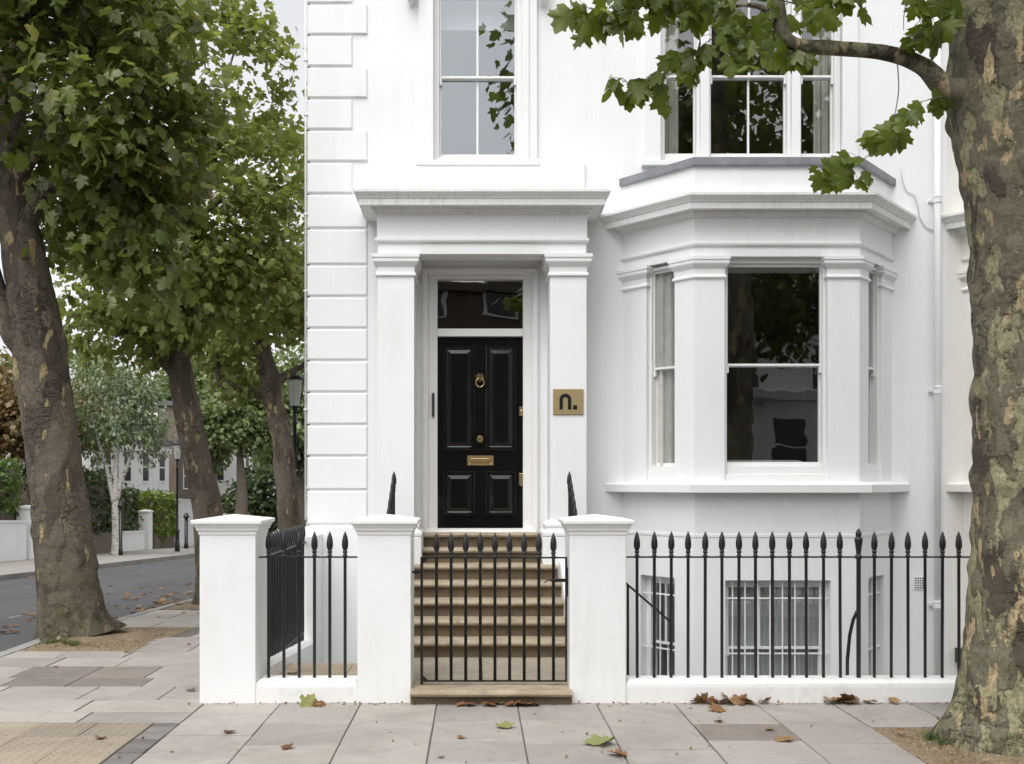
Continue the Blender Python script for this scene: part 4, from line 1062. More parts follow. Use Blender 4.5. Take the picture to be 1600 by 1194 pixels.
# stair railings up both sides of the flight
for x, lab in ((-0.842, 'stepped black spearhead railing on the quoin side of the entrance steps'), (0.955, 'stepped black spearhead railing on the bay window side of the entrance steps')):
    sr = empty('stair_railing', (x, 9.8, 0.2), lab, 'railing', 'stair railings')
    bs = bar_mesh(1.05)
    pts = []
    for k in range(13):
        y = 8.75 + k * 0.145
        zb = 0.22 if y < 9.4 else min(0.22 + (y - 9.4) * 0.56, 0.9)
        xx = x + (0.0 if x < 0 else 0) 
        inst('railing_bar', bs, sr, (xx, y, zb - .04)); pts.append((xx, y, zb - .04 + 1.05 - .195))
    MB().tube(pts, 0.012, 6).build('rail', 'iron', sr)
# gate
GY = 8.20
gate = empty('garden_gate', (0.13, GY, 0.1), 'black iron spearhead gate at the foot of the stone steps', 'gate')
gz0, gz1 = PZ(1064, GY), PZ(871.5, GY)
gx0, gx1 = PX(659, GY), PX(884.5, GY)
BX(gx0 - .011, gx0 + .011, GY - .011, GY + .011, PZ(1075, GY) - .0, gz1 + .006).build('stile', 'iron', gate)
BX(gx1 - .008, gx1 + .008, GY - .011, GY + .011, gz0 - .006, gz1 + .006).build('stile', 'iron', gate)
for z in (gz0, gz1): BX(gx0, gx1, GY - .012, GY + .012, z - .006, z + .006).build('rail', 'iron', gate)
hb = PZ(832, GY) - gz0; bg_ = bar_mesh(hb)
for k in range(9): inst('gate_bar', bg_, gate, (PX(682 + 22.85 * k, GY), GY, gz0))
for z, s in ((gz0, 1), (gz1, -1)):
    mb = MB(); mb.v = [(gx0, GY - .006, z), (gx0 + .055, GY - .006, z), (gx0, GY - .006, z + s * .055), (gx0, GY + .006, z), (gx0 + .055, GY + .006, z), (gx0, GY + .006, z + s * .055)]
    mb.f = [(0, 1, 2), (5, 4, 3), (0, 3, 4, 1), (1, 4, 5, 2), (2, 5, 3, 0)]; mb.build('gusset', 'iron', gate)
BX(PX(643, GY) - .01, gx0, GY - .008, GY + .008, PZ(894, GY) - .01, PZ(894, GY) + .01).build('hinge', 'iron', gate)
lat = BX(gx1 + .002, gx1 + .032, GY - .02, GY + .02, PZ(932, GY), PZ(886, GY)).build('latch_box', 'iron', gate, bevel=0.004)
BX(PX(861, GY), gx1 + .01, GY - .035, GY - .022, PZ(909, GY), PZ(903.5, GY)).build('latch_bar', 'iron', lat)
MB().tube([(PX(866, GY), GY - .03, PZ(906, GY)), (PX(854, GY), GY - .05, PZ(906, GY)), (PX(850, GY), GY - .06, PZ(909, GY))], 0.006, 6).build('latch_handle', 'iron', lat)
# handrail going down into the basement area
hr = empty('area_handrail', (1.5, 8.6, -0.2), 'thin black handrail sloping down into the basement area', 'handrail')
HY = 8.45
MB().tube([(PX(974, HY), HY, PZ(908, HY)), (PX(1049, HY + .0), HY, PZ(973, HY))], 0.009, 6).build('rail', 'iron', hr)
for px, py in ((981, 914), (1049, 973)): MB().tube([(PX(px, HY), HY, PZ(py, HY)), (PX(px, HY), HY, -1.46)], 0.011, 6).build('post', 'iron', hr)

# ================================================================== TREES
# right plane tree, close to the camera
TY = 6.75
def tp(px, py, D=TY): return (PX(px, D), D, PZ(py, D))
tr = empty('plane_tree', (3.62, TY, 0), 'mottled plane tree with flaking olive bark standing in front of the long railing', 'tree', 'plane trees')
mb = MB()
tp_pts = [(3.60, TY, -0.05), (3.60, TY, 0.12), (3.615, TY, 0.5), (3.62, TY, 1.0), (3.635, TY, 1.7), (3.63, TY, 2.5), (3.61, TY, 3.3), (3.57, TY, 3.9), (3.53, TY, 4.3), (3.55, TY, 5.0), (3.6, TY, 6.0), (3.7, TY, 7.5), (3.75, TY + .2, 9)]
tp_r = [0.46, 0.42, 0.375, 0.345, 0.325, 0.322, 0.335, 0.372, 0.39, 0.38, 0.33, 0.22, 0.1]
trunk_mesh(mb, tp_pts, tp_r, rings=420, segs=110, rough=0.04, flare=0.15, seed=2.3, freq=1.9, burl=0.065)
limb_pts = [(3.62, TY, 3.85), (3.28, TY - .03, 4.22), tp(1478, 138, TY - .05), tp(1440, 103, TY - .08), tp(1385, 83, TY - .1), tp(1310, 76, TY - .14), tp(1245, 70, TY - .16), tp(1222, 50, TY - .16), tp(1216, 5, TY - .16), tp(1213, -60, TY - .12), tp(1190, -160, TY)]
limb_r = [0.20, 0.12, 0.075, 0.056, 0.048, 0.044, 0.043, 0.05, 0.042, 0.038, 0.03]
trunk_mesh(mb, limb_pts, limb_r, rings=90, segs=18, rough=0.10, seed=8.0, freq=4)
trunk_mesh(mb, [tp(1216, 30, TY - .16), tp(1190, 12, TY - .2), tp(1160, 8, TY - .2), tp(1120, 20, TY - .2)], [0.025, 0.018, 0.012, 0.006], 14, 8, 0.1, 0, 2)
trunk_mesh(mb, [(3.66, TY - .33, 4.2), (3.70, TY - .42, 4.6), (3.74, TY - .48, 5.2), (3.9, TY - .7, 6.5), (4.1, TY - 1, 8)], [0.09, 0.12, 0.12, 0.10, 0.05], 40, 20, 0.06, 0, 4)
mb.build('trunk', 'bark_near', tr, smooth=True)
twigs = MB()
def sprig(pts, D, r=0.004):
    P, _ = smooth_path([tp(x, y, d) for (x, y), d in zip(pts, D)], [1] * len(pts), max(6, len(pts) * 5))
    twigs.tube([tuple(p) for p in P], [r * (1 - 0.6 * k / len(P)) for k in range(len(P))], 5)
    return P
leafm = []
for s in range(4):
    L, F = leaf_shape(2); L = L.copy(); rr = np.random.default_rng(s)
    L[:, 2] += 0.10 * np.sin(L[:, 0] * (5 + s) + s) * L[:, 1] - 0.10 * s * 0.4 * np.abs(L[:, 0]); L[:, 0] *= 0.92 + 0.05 * s
    leafm.append(fast_mesh('leaf', L, F, 'leaf_near'))
def place_leaf(p, size, parent, toward=(0, -1, 0.25), tip=(0, 0, -1), mats=leafm, spread=0.45):
    t = Vector(tip) + Vector(rng.normal(0, spread, 3)); t.normalize()
    n = Vector(toward) + Vector(rng.normal(0, 0.45, 3)); n = (n - n.dot(t) * t).normalized()
    b = t.cross(n)
    o = bpy.data.objects.new('leaf', random.choice(mats)); COL.objects.link(o)
    M = Matrix(((b.x, t.x, n.x, p[0]), (b.y, t.y, n.y, p[1]), (b.z, t.z, n.z, p[2]), (0, 0, 0, 1))) @ Matrix.Scale(size, 4)
    o.matrix_basis = M; adopt(o, parent); return o
def leafy(P, n, size, off, parent, tip=(-.25, 0, -1), f0=0.15):
    for k in range(n):
        u = f0 + (1 - f0) * (k + random.random()) / n
        p = P[min(int(u * (len(P) - 1)), len(P) - 1)]
        q = np.array(p) + rng.normal(0, 1, 3) * np.array(off)
        twigs.tube([tuple(p), tuple((np.array(p) + q) / 2 + np.array([0, 0, 0.015])), tuple(q)], 0.0018, 4)
        place_leaf(q, size * random.uniform(0.7, 1.15), parent, tip=tip)
d0 = TY - .16
S = sprig([(1212, 20), (1150, 8), (1080, 6), (1010, 8), (960, 18), (930, 14), (912, 10)], [d0, d0 - .1, d0 - .2, d0 - .25, d0 - .3, d0 - .3, d0 - .3]); leafy(S, 46, 0.152, (0.095, 0.12, 0.05), tr)
S = sprig([(1200, -20), (1120, -25), (1040, -20), (985, -10)], [d0, d0 - .3, d0 - .4, d0 - .4]); leafy(S, 40, 0.152, (0.11, 0.15, 0.07), tr)
S = sprig([(1212, 50), (1160, 40), (1110, 62), (1080, 90), (1045, 118), (1020, 130), (1000, 132), (972, 127)], [d0] + [d0 - .12] * 7); leafy(S, 34, 0.155, (0.07, 0.1, 0.05), tr)
S = sprig([(1218, 20), (1190, 50), (1150, 60), (1130, 80)], [d0, d0 - .15, d0 - .25, d0 - .3]); leafy(S, 24, 0.16, (0.12, 0.12, 0.06), tr)
S = sprig([(1216, 0), (1250, 5), (1290, -5), (1330, -15), (1370, -10)], [d0 - .1] * 5); leafy(S, 30, 0.152, (0.095, 0.1, 0.06), tr, tip=(.2, 0, -1))
S = sprig([(1214, 60), (1232, 78), (1252, 84), (1262, 88)], [d0] * 4); leafy(S, 9, 0.17, (0.04, 0.05, 0.02), tr)
S = sprig([(1402, 98), (1404, 140), (1398, 180), (1388, 215), (1360, 240), (1330, 262), (1300, 264), (1280, 262)], [TY - .1] * 8); leafy(S, 28, 0.145, (0.065, 0.08, 0.05), tr, f0=0.3)
S = sprig([(1480, 150), (1455, 155), (1420, 165)], [TY - .1] * 3); leafy(S, 6, 0.16, (0.05, 0.05, 0.03), tr)
S = sprig([(1424, -40), (1413, 20), (1412, 48)], [TY - .2] * 3); S = sprig([(1480, -40), (1460, 5), (1430, 40)], [TY - .2] * 3); leafy(S, 16, 0.152, (0.095, 0.06, 0.06), tr, f0=0.25)
S = sprig([(1486, -10), (1470, 30), (1466, 50)], [TY - .25] * 3); leafy(S, 5, 0.2, (0.04, 0.04, 0.05), tr)
place_leaf(tp(899, 12, d0 - .3), 0.07, tr); place_leaf(tp(966, 128, d0 - .12), 0.06, tr); place_leaf(tp(1267, 262, TY - .1), 0.06, tr)
tw = twigs.build('twigs', 'bark_far', tr, smooth=True); tw['kind'] = 'stuff'
# crown above, over pavement and street
keep = lambda P: (P[:, 2] > 2.3 + 0.50 * np.maximum(P[:, 1], 5.0)) & (P[:, 0] > 0.12)
C = ell_points([(4.4, 5.4, 8.5, 2.7, 1.3, 1.2), (2.7, 6.0, 7.5, 1.6, 1.0, 1.0), (5.6, 5.2, 7.4, 1.6, 1.2, 1.0), (0.75, 6.3, 8.0, 0.35, 0.5, 1.1)], 84, 0.3)
C = C[keep(C)]
nb_ = limb_net([(3.6, TY, 6.0), (3.65, TY, 6.8), (3.7, TY, 7.5), (3.75, TY + .1, 8.4), (3.9, TY - .7, 6.5), (4.1, TY - 1, 8), limb_pts[-1]], C, 0.008).build('branches', 'bark_far', tr, smooth=True); nb_['kind'] = 'stuff'
V, F, rn = clump_leaves(C, 34, (0.36, 0.36, 0.26), 0.2, (4, 6.3, 8.2), 1, 0.5, keep)
o = bpy.data.objects.new('crown', fast_mesh('crown', V, F, 'leaf_plane', rn)); COL.objects.link(o); adopt(o, tr); o['kind'] = 'stuff'

# left plane tree
D1 = 11.55
def t1(px, py, D=D1): return (PX(px, D), D, PZ(py, D))
base1 = (PX(116, D1), D1, 0.0)
T1, C1 = make_tree('plane_tree', 'thick leaning plane tree with mossy foot rooted in its pavement pit', 'tree', base1,
    ([(PX(118, D1), D1, -0.03), (PX(113, D1), D1, 0.15), (PX(108, D1), D1, 0.5), (PX(100, D1), D1, 1.0), (PX(86, D1), D1, 1.9), (PX(72, D1), D1, 2.6), (PX(60, D1), D1, 3.3), (PX(40, D1), D1, 4.2), (PX(22, D1), D1, 5.0), (PX(5, D1), D1 + .2, 6.2), (PX(0, D1), D1 + .4, 7.6)],
     [0.40, 0.36, 0.33, 0.315, 0.295, 0.285, 0.285, 0.235, 0.20, 0.13, 0.06]),
    [([t1(58, 560), t1(20, 520, D1 - .1), t1(-10, 440, D1 - .1), t1(-40, 330, D1 - .2), t1(-70, 200, D1 - .2), t1(-110, 60, D1 - .1)], [0.16, 0.14, 0.11, 0.085, 0.06, 0.02]),
     ([t1(38, 360), t1(58, 318, D1 - .15), t1(85, 285, D1 - .3), t1(130, 262, D1 - .5), t1(200, 230, D1 - .7)], [0.12, 0.085, 0.065, 0.05, 0.03]),
     ([t1(20, 290), t1(90, 180, D1 - .6), t1(150, 60, D1 - 1)], [0.10, 0.06, 0.03])],
    [(-5.5, 11.2, 7.0, 2.3, 2.0, 1.5), (-3.85, 10.9, 5.75, 0.95, 1.2, 1.25), (-4.1, 11.0, 6.9, 0.95, 1.3, 1.1), (-3.95, 11.4, 4.3, 0.65, 0.8, 0.8), (-4.9, 12.3, 5.2, 1.0, 0.7, 0.9)],
    150, 62, (0.24, 0.24, 0.15), 0.165, 1, 'leaf_plane', 'bark', 'plane trees', shell=0.3, trunk_kw=dict(rings=220, segs=72, rough=0.06, flare=0.12, burl=0.05, seed=3.7), root_from=0.6)
idx = [c for c in C1 if c[1] < 11.2]
for c in random.sample(idx, min(60, len(idx))):
    for k in range(2):
        q = c + rng.normal(0, 1, 3) * np.array((0.25, 0.2, 0.2)) + np.array((0, -0.3, 0)); place_leaf(q, random.uniform(0.13, 0.19), T1, toward=(0, -0.8, 0.7))
D2 = 16.2
def t2(px, py, D=D2): return (PX(px, D), D, PZ(py, D))
g2 = gz(D2)
T2, C2 = make_tree('plane_tree', 'slender leaning plane tree rising behind the corner gate pier', 'tree', (PX(333, D2), D2, g2),
    ([(PX(338, D2), D2, g2 - .05), t2(332, 880), t2(325, 800), t2(312, 740), t2(300, 680), t2(287, 610), t2(279, 550), t2(272, 480), t2(272, 400, D2 + .1), t2(290, 300, D2 + .2), t2(310, 200, D2 + .3)],
     [0.30, 0.26, 0.235, 0.225, 0.22, 0.20, 0.17, 0.14, 0.11, 0.08, 0.05]),
    [([t2(284, 590), t2(250, 560, D2 - .1), t2(210, 525, D2 - .2), t2(165, 503, D2 - .4), t2(130, 490, D2 - .5)], [0.13, 0.085, 0.07, 0.055, 0.04]),
     ([t2(274, 420), t2(285, 365), t2(300, 330, D2 - .2), t2(325, 295, D2 - .2), t2(335, 250, D2 - .3), t2(350, 215, D2 - .3)], [0.1, 0.075, 0.065, 0.055, 0.045, 0.03]),
     ([t2(298, 345, D2 - .2), t2(330, 325, D2 - .2), t2(350, 310, D2 - .3)], [0.05, 0.04, 0.02])],
    [(-4.7, 16.6, 7.4, 1.75, 1.8, 3.0), (-3.95, 16.3, 5.9, 1.1, 1.4, 1.5), (-5.2, 16.2, 5.0, 1.6, 1.5, 1.2), (-3.75, 16.4, 5.0, 1.0, 1.2, 0.9), (-5.5, 16.0, 4.05, 1.1, 1.1, 0.5)],
    165, 62, (0.23, 0.23, 0.14), 0.15, 1, 'leaf_mid', 'bark', 'plane trees', trunk_kw=dict(rings=60, segs=30, rough=0.07, flare=0.12, burl=0.03, seed=6.1))
D3 = 23.4
def t3(px, py, D=D3): return (PX(px, D), D, PZ(py, D))
g3_ = gz(D3)
T3, C3 = make_tree('plane_tree', 'knobbly plane tree beside the lamp post with a clear lantern', 'tree', (PX(456, D3), D3, g3_),
    ([(PX(458, D3), D3, g3_ - .05), t3(455, 850), t3(451, 800), t3(446, 740), t3(440, 680), t3(428, 630), t3(421, 590), t3(412, 550), t3(408, 500), t3(405, 420), t3(410, 320)],
     [0.34, 0.29, 0.26, 0.25, 0.23, 0.23, 0.24, 0.18, 0.15, 0.11, 0.06]),
    [([t3(425, 615), t3(395, 615), t3(360, 603, D3 - .1), t3(345, 598, D3 - .1), t3(342, 570, D3 - .2), t3(330, 540, D3 - .3)], [0.16, 0.12, 0.10, 0.10, 0.07, 0.04]),
     ([t3(428, 600), t3(450, 585), t3(475, 570), t3(500, 545)], [0.13, 0.08, 0.06, 0.05])],
    [(-4.5, 23.6, 7.4, 2.3, 2.2, 3.0), (-3.6, 23.4, 6.5, 1.9, 1.8, 1.4), (-5.8, 23.2, 5.2, 1.6, 1.5, 1.0), (-5.6, 23.4, 4.5, 1.0, 1.2, 0.7)],
    140, 60, (0.27, 0.27, 0.17), 0.18, 0, 'leaf_mid', 'bark', 'plane trees', keep=lambda P: (P[:, 2] > 5.0) | (P[:, 0] < -4.95), trunk_kw=dict(rings=50, segs=24, rough=0.09, flare=0.1, burl=0.05, seed=1.1))
# silver birch on the far pavement
DB = 40.5
def tb_(px, py, D=DB): return (PX(px, D), D, PZ(py, D))
gb = gz(DB)
make_tree('birch_tree', 'white-barked birch with several stems and grey-green foliage across the side street', 'tree', (PX(182, DB), DB, gb),
    ([(PX(182, DB), DB, gb - .05), tb_(181, 830), tb_(180, 790), tb_(181, 760), tb_(182, 720), tb_(186, 660), tb_(190, 620)], [0.20, 0.145, 0.135, 0.12, 0.09, 0.07, 0.05]),
    [([tb_(179, 788), tb_(172, 755), tb_(164, 720), tb_(150, 680), tb_(140, 640)], [0.12, 0.1, 0.08, 0.06, 0.04]),
     ([tb_(182, 780), tb_(190, 750), tb_(200, 725), tb_(212, 690), tb_(220, 650)], [0.12, 0.1, 0.08, 0.06, 0.04])],
    [(PX(185, DB), DB, PZ(650, DB), 1.9, 1.8, 2.3), (PX(140, DB), DB, PZ(665, DB), 1.0, 1.2, 1.3), (PX(230, DB), DB, PZ(660, DB), 1.1, 1.2, 1.5), (PX(180, DB), DB, PZ(590, DB), 1.6, 1.5, 1.2)],
    150, 34, (0.2, 0.2, 0.34), 0.15, -1, 'leaf_birch', 'birch', trunk_kw=dict(rings=30, segs=14, rough=0.05, flare=0.05), r0=0.009, shell=0.2, droop=1.2)
def bg_tree(px, D, x, h, rw, rz, label, leaf='leaf_bg', n=120, per=45, size=0.34, name='street_tree', trunk_r=0.3, zc=None, bark_='bark_far'):
    g = gz(D); x = PX(px, D) if x is None else x
    zc = g + h - rz if zc is None else zc
    return make_tree(name, label, 'tree', (x, D, g), ([(x, D, g - .1), (x, D, g + 1), (x + .1, D, g + h * .35), (x, D, g + h * .6), (x, D, g + h * .85)], [trunk_r * 1.2, trunk_r, trunk_r * .8, trunk_r * .5, .05]), [],
        [(x, D, zc, rw, rw, rz), (x + rw * .5, D, zc - rz * .35, rw * .7, rw * .7, rz * .55), (x - rw * .5, D - .5, zc - rz * .2, rw * .7, rw * .7, rz * .6)],
        n, per, (0.4, 0.4, 0.32), size, -1 if size > 0.3 else 0, leaf, bark_, group='trees along the side street', trunk_kw=dict(rings=16, segs=12, flare=0.05), r0=0.012)
bg_tree(375, 52, None, 7.6, 1.9, 2.0, 'small leafy tree with a forked brown trunk beyond the corner pier', n=130, size=0.26, trunk_r=0.36, zc=PZ(640, 52))
bg_tree(415, 66, None, 5.0, 1.7, 2.0, 'dark evergreen bush-like tree in front of the far white houses', 'hedge_dark', n=90, size=0.3, trunk_r=0.2)
bg_tree(470, 60, None, 11.5, 2.4, 3.8, 'olive green tree seen past the lamp post', 'leaf_bg', n=150, size=0.36)
bg_tree(20, 38.5, None, 6.6, 1.7, 1.9, 'rusty brown autumn tree above the white garden wall', 'leaf_rust', n=110, size=0.22, trunk_r=0.12, zc=PZ(640, 38.5))
bg_tree(118, 47, None, 6.4, 1.5, 1.6, 'yellowing tree rising behind the birch', 'leaf_rust', n=70, size=0.24, trunk_r=0.12, zc=PZ(650, 47))
bg_tree(300, 74, None, 13, 3.6, 3.9, 'broad green tree beside the brown brick building', 'leaf_bg', n=170, size=0.42)
bg_tree(120, 82, None, 16, 5.0, 5.2, 'tall broad tree rising behind the white houses', 'leaf_bg', n=190, size=0.5)
bg_tree(380, 92, None, 17, 4.2, 5.2, 'tall tree closing the view down the side street', 'leaf_bg', n=190, size=0.5)
bg_tree(10, 60, None, 11, 3.5, 4, 'green tree behind the house at the end of the long garden wall', 'leaf_bg', n=150, size=0.45)

# ================================================================== STREET FURNITURE
def lamp_post(x, y, label):
    g = gz(y); root = empty('lamp_post', (x, y, g), label, 'lamp post', 'lamp posts')
    MB().lathe([(0.11, g - .02), (0.11, g + .35), (0.085, g + .40), (0.085, g + .85), (0.10, g + .88), (0.10, g + .93), (0.055, g + 1.0), (0.048, g + 2.0), (0.045, g + 3.6), (0.062, g + 3.62), (0.062, g + 3.67), (0.045, g + 3.7), (0.04, g + 3.95), (0.06, g + 3.98), (0.09, g + 4.03), (0.10, g + 4.05)], (x, y, 0), 14).build('post', 'iron', root, smooth=True)
    z = g + 4.05
    lan = MB().lathe([(0.115, z), (0.185, z + .62)], (x, y, 0), 8).build('lantern_glass', 'lamp_glass', root)
    fr = MB()
    for k in range(8):
        a = 2 * math.pi * k / 8; fr.tube([(x + .116 * math.cos(a), y + .116 * math.sin(a), z), (x + .186 * math.cos(a), y + .186 * math.sin(a), z + .62)], 0.004, 4)
    fr.lathe([(0.19, z + .615), (0.205, z + .63), (0.205, z + .65)], (x, y, 0), 16)
    fr.build('lantern_frame', 'iron', root)
    MB().lathe([(0.215, z + .645), (0.215, z + .665), (0.16, z + .71), (0.10, z + .735), (0.05, z + .75), (0.03, z + .79), (0.008, z + .83)], (x, y, 0), 16).build('lantern_roof', 'iron', root, smooth=True)
    MB().lathe([(0.02, z), (0.02, z + .3), (0.045, z + .33), (0.045, z + .48), (0.02, z + .5)], (x, y, 0), 10).build('lamp_bulb', 'joinery', root, smooth=True)
lamp_post(PX(460.5, 24.3), 24.3, 'black lamp post with clear tapered lantern beside the house corner')
lamp_post(PX(277, 44.8), 44.8, 'black lamp post across the street near the lime green hedge')
def bollard(x, y, h, r, label, name='bollard', cat='bollard'):
    g = gz(y); root = empty(name, (x, y, g), label, cat)
    MB().lathe([(r * 1.35, g - .02), (r * 1.3, g + .22), (r, g + .26), (r, g + h * .86)], (x, y, 0), 12).build('shaft', 'iron', root, smooth=True)
    MB().lathe([(r * 1.5, g + h * .86), (r * 2.0, g + h * .885), (r * 1.5, g + h * .91), (r * 1.1, g + h * .96), (r * .3, g + h)], (x, y, 0), 12).build('head', 'iron', root, smooth=True)
bollard(PX(188.5, 39.8), 39.8, 2.15, 0.065, 'dark iron post with a knobbed head standing in front of the birch', 'iron_post', 'post')
bollard(PX(291, 50), 50, 1.75, 0.085, 'plain black post against the tall white garden wall', 'iron_post', 'post')

# ================================================================== FAR SIDE OF THE SIDE STREET
def fwall(y0, y1, h, label, mat='farwhite', x=-15.5, th=0.3, cap=True, name='garden_wall', cat='wall'):
    root = empty(name, (x, (y0 + y1) / 2, gz((y0 + y1) / 2)), label, cat, 'garden walls across the street')
    g0, g1 = gz(y0), gz(y1)
    def bar(xa, xb, lo, hi):
        m2 = MB(); m2.v = [(xa, y0, g0 + lo), (xb, y0, g0 + lo), (xb, y1, g1 + lo), (xa, y1, g1 + lo), (xa, y0, g0 + hi), (xb, y0, g0 + hi), (xb, y1, g1 + hi), (xa, y1, g1 + hi)]
        m2.f = [(3, 2, 1, 0), (4, 5, 6, 7), (0, 1, 5, 4), (1, 2, 6, 5), (2, 3, 7, 6), (3, 0, 4, 7)]; return m2
    bar(x - th, x, -.1, h).build('wall', mat, root)
    if cap: bar(x - th - .04, x + .05, h, h + .07).build('coping', mat, root)
    return root
def fpier(y, h, w, label, mat='farwhite', x=-15.5):
    g = gz(y); root = empty('garden_pier', (x, y, g), label, 'pier', 'garden piers across the street')
    poly = [(x - w + .06, y - w / 2), (x + .06, y - w / 2), (x + .06, y + w / 2), (x - w + .06, y + w / 2)]
    MB().loft(poly, [(0, g - .1), (0, g + h)]).build('shaft', mat, root)
    MB().loft(poly, [(0, g + h), (0.05, g + h + .02), (0.05, g + h + .08), (-w / 2 + .02, g + h + .14)]).build('cap', mat, root)
def hedge(x0, x1, y0, y1, h0, h1, label, mat, n, size, rr=0.3, name='hedge'):
    ym = (y0 + y1) / 2; g = gz(ym)
    root = empty(name, ((x0 + x1) / 2, ym, g), label, 'hedge', 'hedges across the street')
    m2 = MB(); poly = [(x0 + .25, y0 + .25), (x1 - .25, y0 + .25), (x1 - .25, y1 - .25), (x0 + .25, y1 - .25)]
    m2.loft(poly, [(0, g - 0.05), (0, g + h1 - .45), (-.15, g + h1 - .3)]).build('stems', 'bark_far', root)
    # leaves over a rounded box
    P = rng.uniform(-1, 1, (n, 3)); k = rng.integers(0, 3, n); P[np.arange(n), k] = np.sign(P[np.arange(n), k]) * rng.uniform(0.8, 1.0, n)
    l4 = (np.abs(P) ** 6).sum(1) ** (1 / 6); P = P / np.maximum(l4, 1e-6)[:, None] * np.max(np.abs(P), axis=1)[:, None]
    out = norm(P * np.array([1 / (x1 - x0), 1 / (y1 - y0), 1 / (h1 - h0)]))
    c = np.array([(x0 + x1) / 2, ym, g + (h0 + h1) / 2]); s = np.array([(x1 - x0) / 2, (y1 - y0) / 2, (h1 - h0) / 2])
    Q = c + P * s + rng.normal(0, 0.06, (n, 3))
    bump_ = np.array([mnoise.noise(Vector(q * 0.9)) for q in Q]); Q = Q + out * bump_[:, None] * rr
    V, F, rn = leaf_cloud(Q, size, out, -1, 0.5, 0.5)
    o = bpy.data.objects.new('foliage', fast_mesh('foliage', V, F, mat, rn)); COL.objects.link(o); adopt(o, root); o['kind'] = 'stuff'
fwall(16, 35.3, 1.28, 'long white rendered garden wall with a dark hedge above')
fpier(35.75, 1.75, 0.5, 'white pier ending the long garden wall')
hedge(-17.4, -15.75, 22, 36.2, 1.35, 3.2, 'tall glossy green hedge above the long white wall', 'hedge_mid', 6500, 0.17)
fwall(37.5, 43.6, 0.85, 'low brick garden wall under the dark hedge', 'brick', cap=False)
hedge(-17.6, -15.45, 37.5, 44.2, 0.8, 3.35, 'dark green clipped hedge behind the birch', 'hedge_dark', 5200, 0.17)
fpier(43.9, 1.15, 0.35, 'small stone pier beside the birch trunk', 'brick')
fwall(44.9, 47.9, 0.82, 'short low white garden wall beside a gate gap')
hedge(-17.4, -15.7, 44.6, 48.0, 0.82, 2.75, 'rounded mid green hedge above the short white wall', 'hedge_dark', 3200, 0.16)
fpier(48.6, 1.75, 0.5, 'tall white gate pier beside the lime hedge')
fwall(49.5, 52.6, 0.75, 'low brick garden wall under the lime hedge', 'brick', cap=False)
hedge(-16.8, -15.35, 49.3, 52.9, 0.6, 2.75, 'bright lime green trailing hedge', 'hedge_lime', 3600, 0.16)
fwall(53.1, 62, 2.45, 'tall white garden wall with stepped coping beyond the lime hedge')
fwall(63, 74, 1.75, 'white garden wall farther down the side street')
fwall(76, 98, 1.2, 'low white garden wall before the last houses')
hedge(-17, -15.7, 66, 71, 1.3, 2.9, 'dark shrubby hedge over the farther white wall', 'hedge_dark', 2200, 0.2)
hedge(-15.3, -13.9, 66.5, 69.5, 0.0, 1.5, 'low green bush on the far pavement', 'hedge_mid', 1600, 0.2)
def far_house(x0, x1, y0, y1, h, label, mat='farwhite', floors=2, nwin=3, name='house', side_n=3, cornice=True, door=True):
    g = gz(y1) - 0.3; root = empty(name, ((x0 + x1) / 2, (y0 + y1) / 2, g), label, 'house', 'houses along the side street')
    BX(x0, x1, y0, y1, g, g + h).build('wall', mat, root)
    BX(x0 - .2, x1 + .2, y0 - .2, y1 + .2, g + h, g + h + .3).build('roof', 'roof', root)
    if cornice:
        BX(x0 - .12, x1 + .12, y0 - .12, y1 + .12, g + h - .5, g + h - .2).build('cornice', mat, root)
        BX(x0 - .06, x1 + .06, y0 - .06, y1 + .06, g + h * .52, g + h * .52 + .14).build('string_course', mat, root)
    fh = h / floors
    def win(cx, cy, z, w, hh, face):
        if face == 'x':      # looks toward the street
            f = BX(x1 - .02, x1 + .05, cy - w / 2 - .1, cy + w / 2 + .1, z - .1, z + hh + .1).build('window', 'farwhite', root)
            BX(x1 + .03, x1 + .055, cy - w / 2, cy + w / 2, z, z + hh).build('pane', 'farglass', f)
            BX(x1 + .05, x1 + .07, cy - w / 2, cy + w / 2, z + hh * .5 - .04, z + hh * .5 + .04).build('meeting_rail', 'farwhite', f)
        else:
            f = BX(cx - w / 2 - .1, cx + w / 2 + .1, y0 - .05, y0 + .02, z - .1, z + hh + .1).build('window', 'farwhite', root)
            BX(cx - w / 2, cx + w / 2, y0 - .055, y0 - .03, z, z + hh).build('pane', 'farglass', f)
            BX(cx - w / 2, cx + w / 2, y0 - .07, y0 - .05, z + hh * .5 - .04, z + hh * .5 + .04).build('meeting_rail', 'farwhite', f)
    for fl_ in range(floors):
        z = g + fl_ * fh + fh * .32
        for k in range(nwin): win(0, y0 + (y1 - y0) * (k + .5) / nwin, z, 1.0, fh * .5, 'x')
        for k in range(side_n): win(x1 - (x1 - x0) * (k + .5) / side_n, 0, z, 0.9, fh * .5, 'y')
    BX(x0 + .5, x0 + 1.6, (y0 + y1) / 2 - .4, (y0 + y1) / 2 + .4, g + h, g + h + 1.5).build('chimney', mat, root)
    return root
far_house(-28, -18.4, 40.6, 46, 6.4, 'low white villa behind the long garden wall and rusty tree', nwin=2, side_n=4)
far_house(-30, -18.6, 50, 62, 6.2, 'white stucco villa with cornice above the lime hedge', nwin=4, side_n=4)
far_house(-34, -19.2, 66, 76, 9.5, 'brown brick house beyond the white villa', mat='brick', floors=3, nwin=3, side_n=4, cornice=False)
far_house(-30, -18.2, 80, 90, 8, 'white house with tall windows beyond the brick house', nwin=4, floors=2)
far_house(-28, -17.6, 94, 108, 8.5, 'white house closing the view behind the lamp post', nwin=4, floors=3)
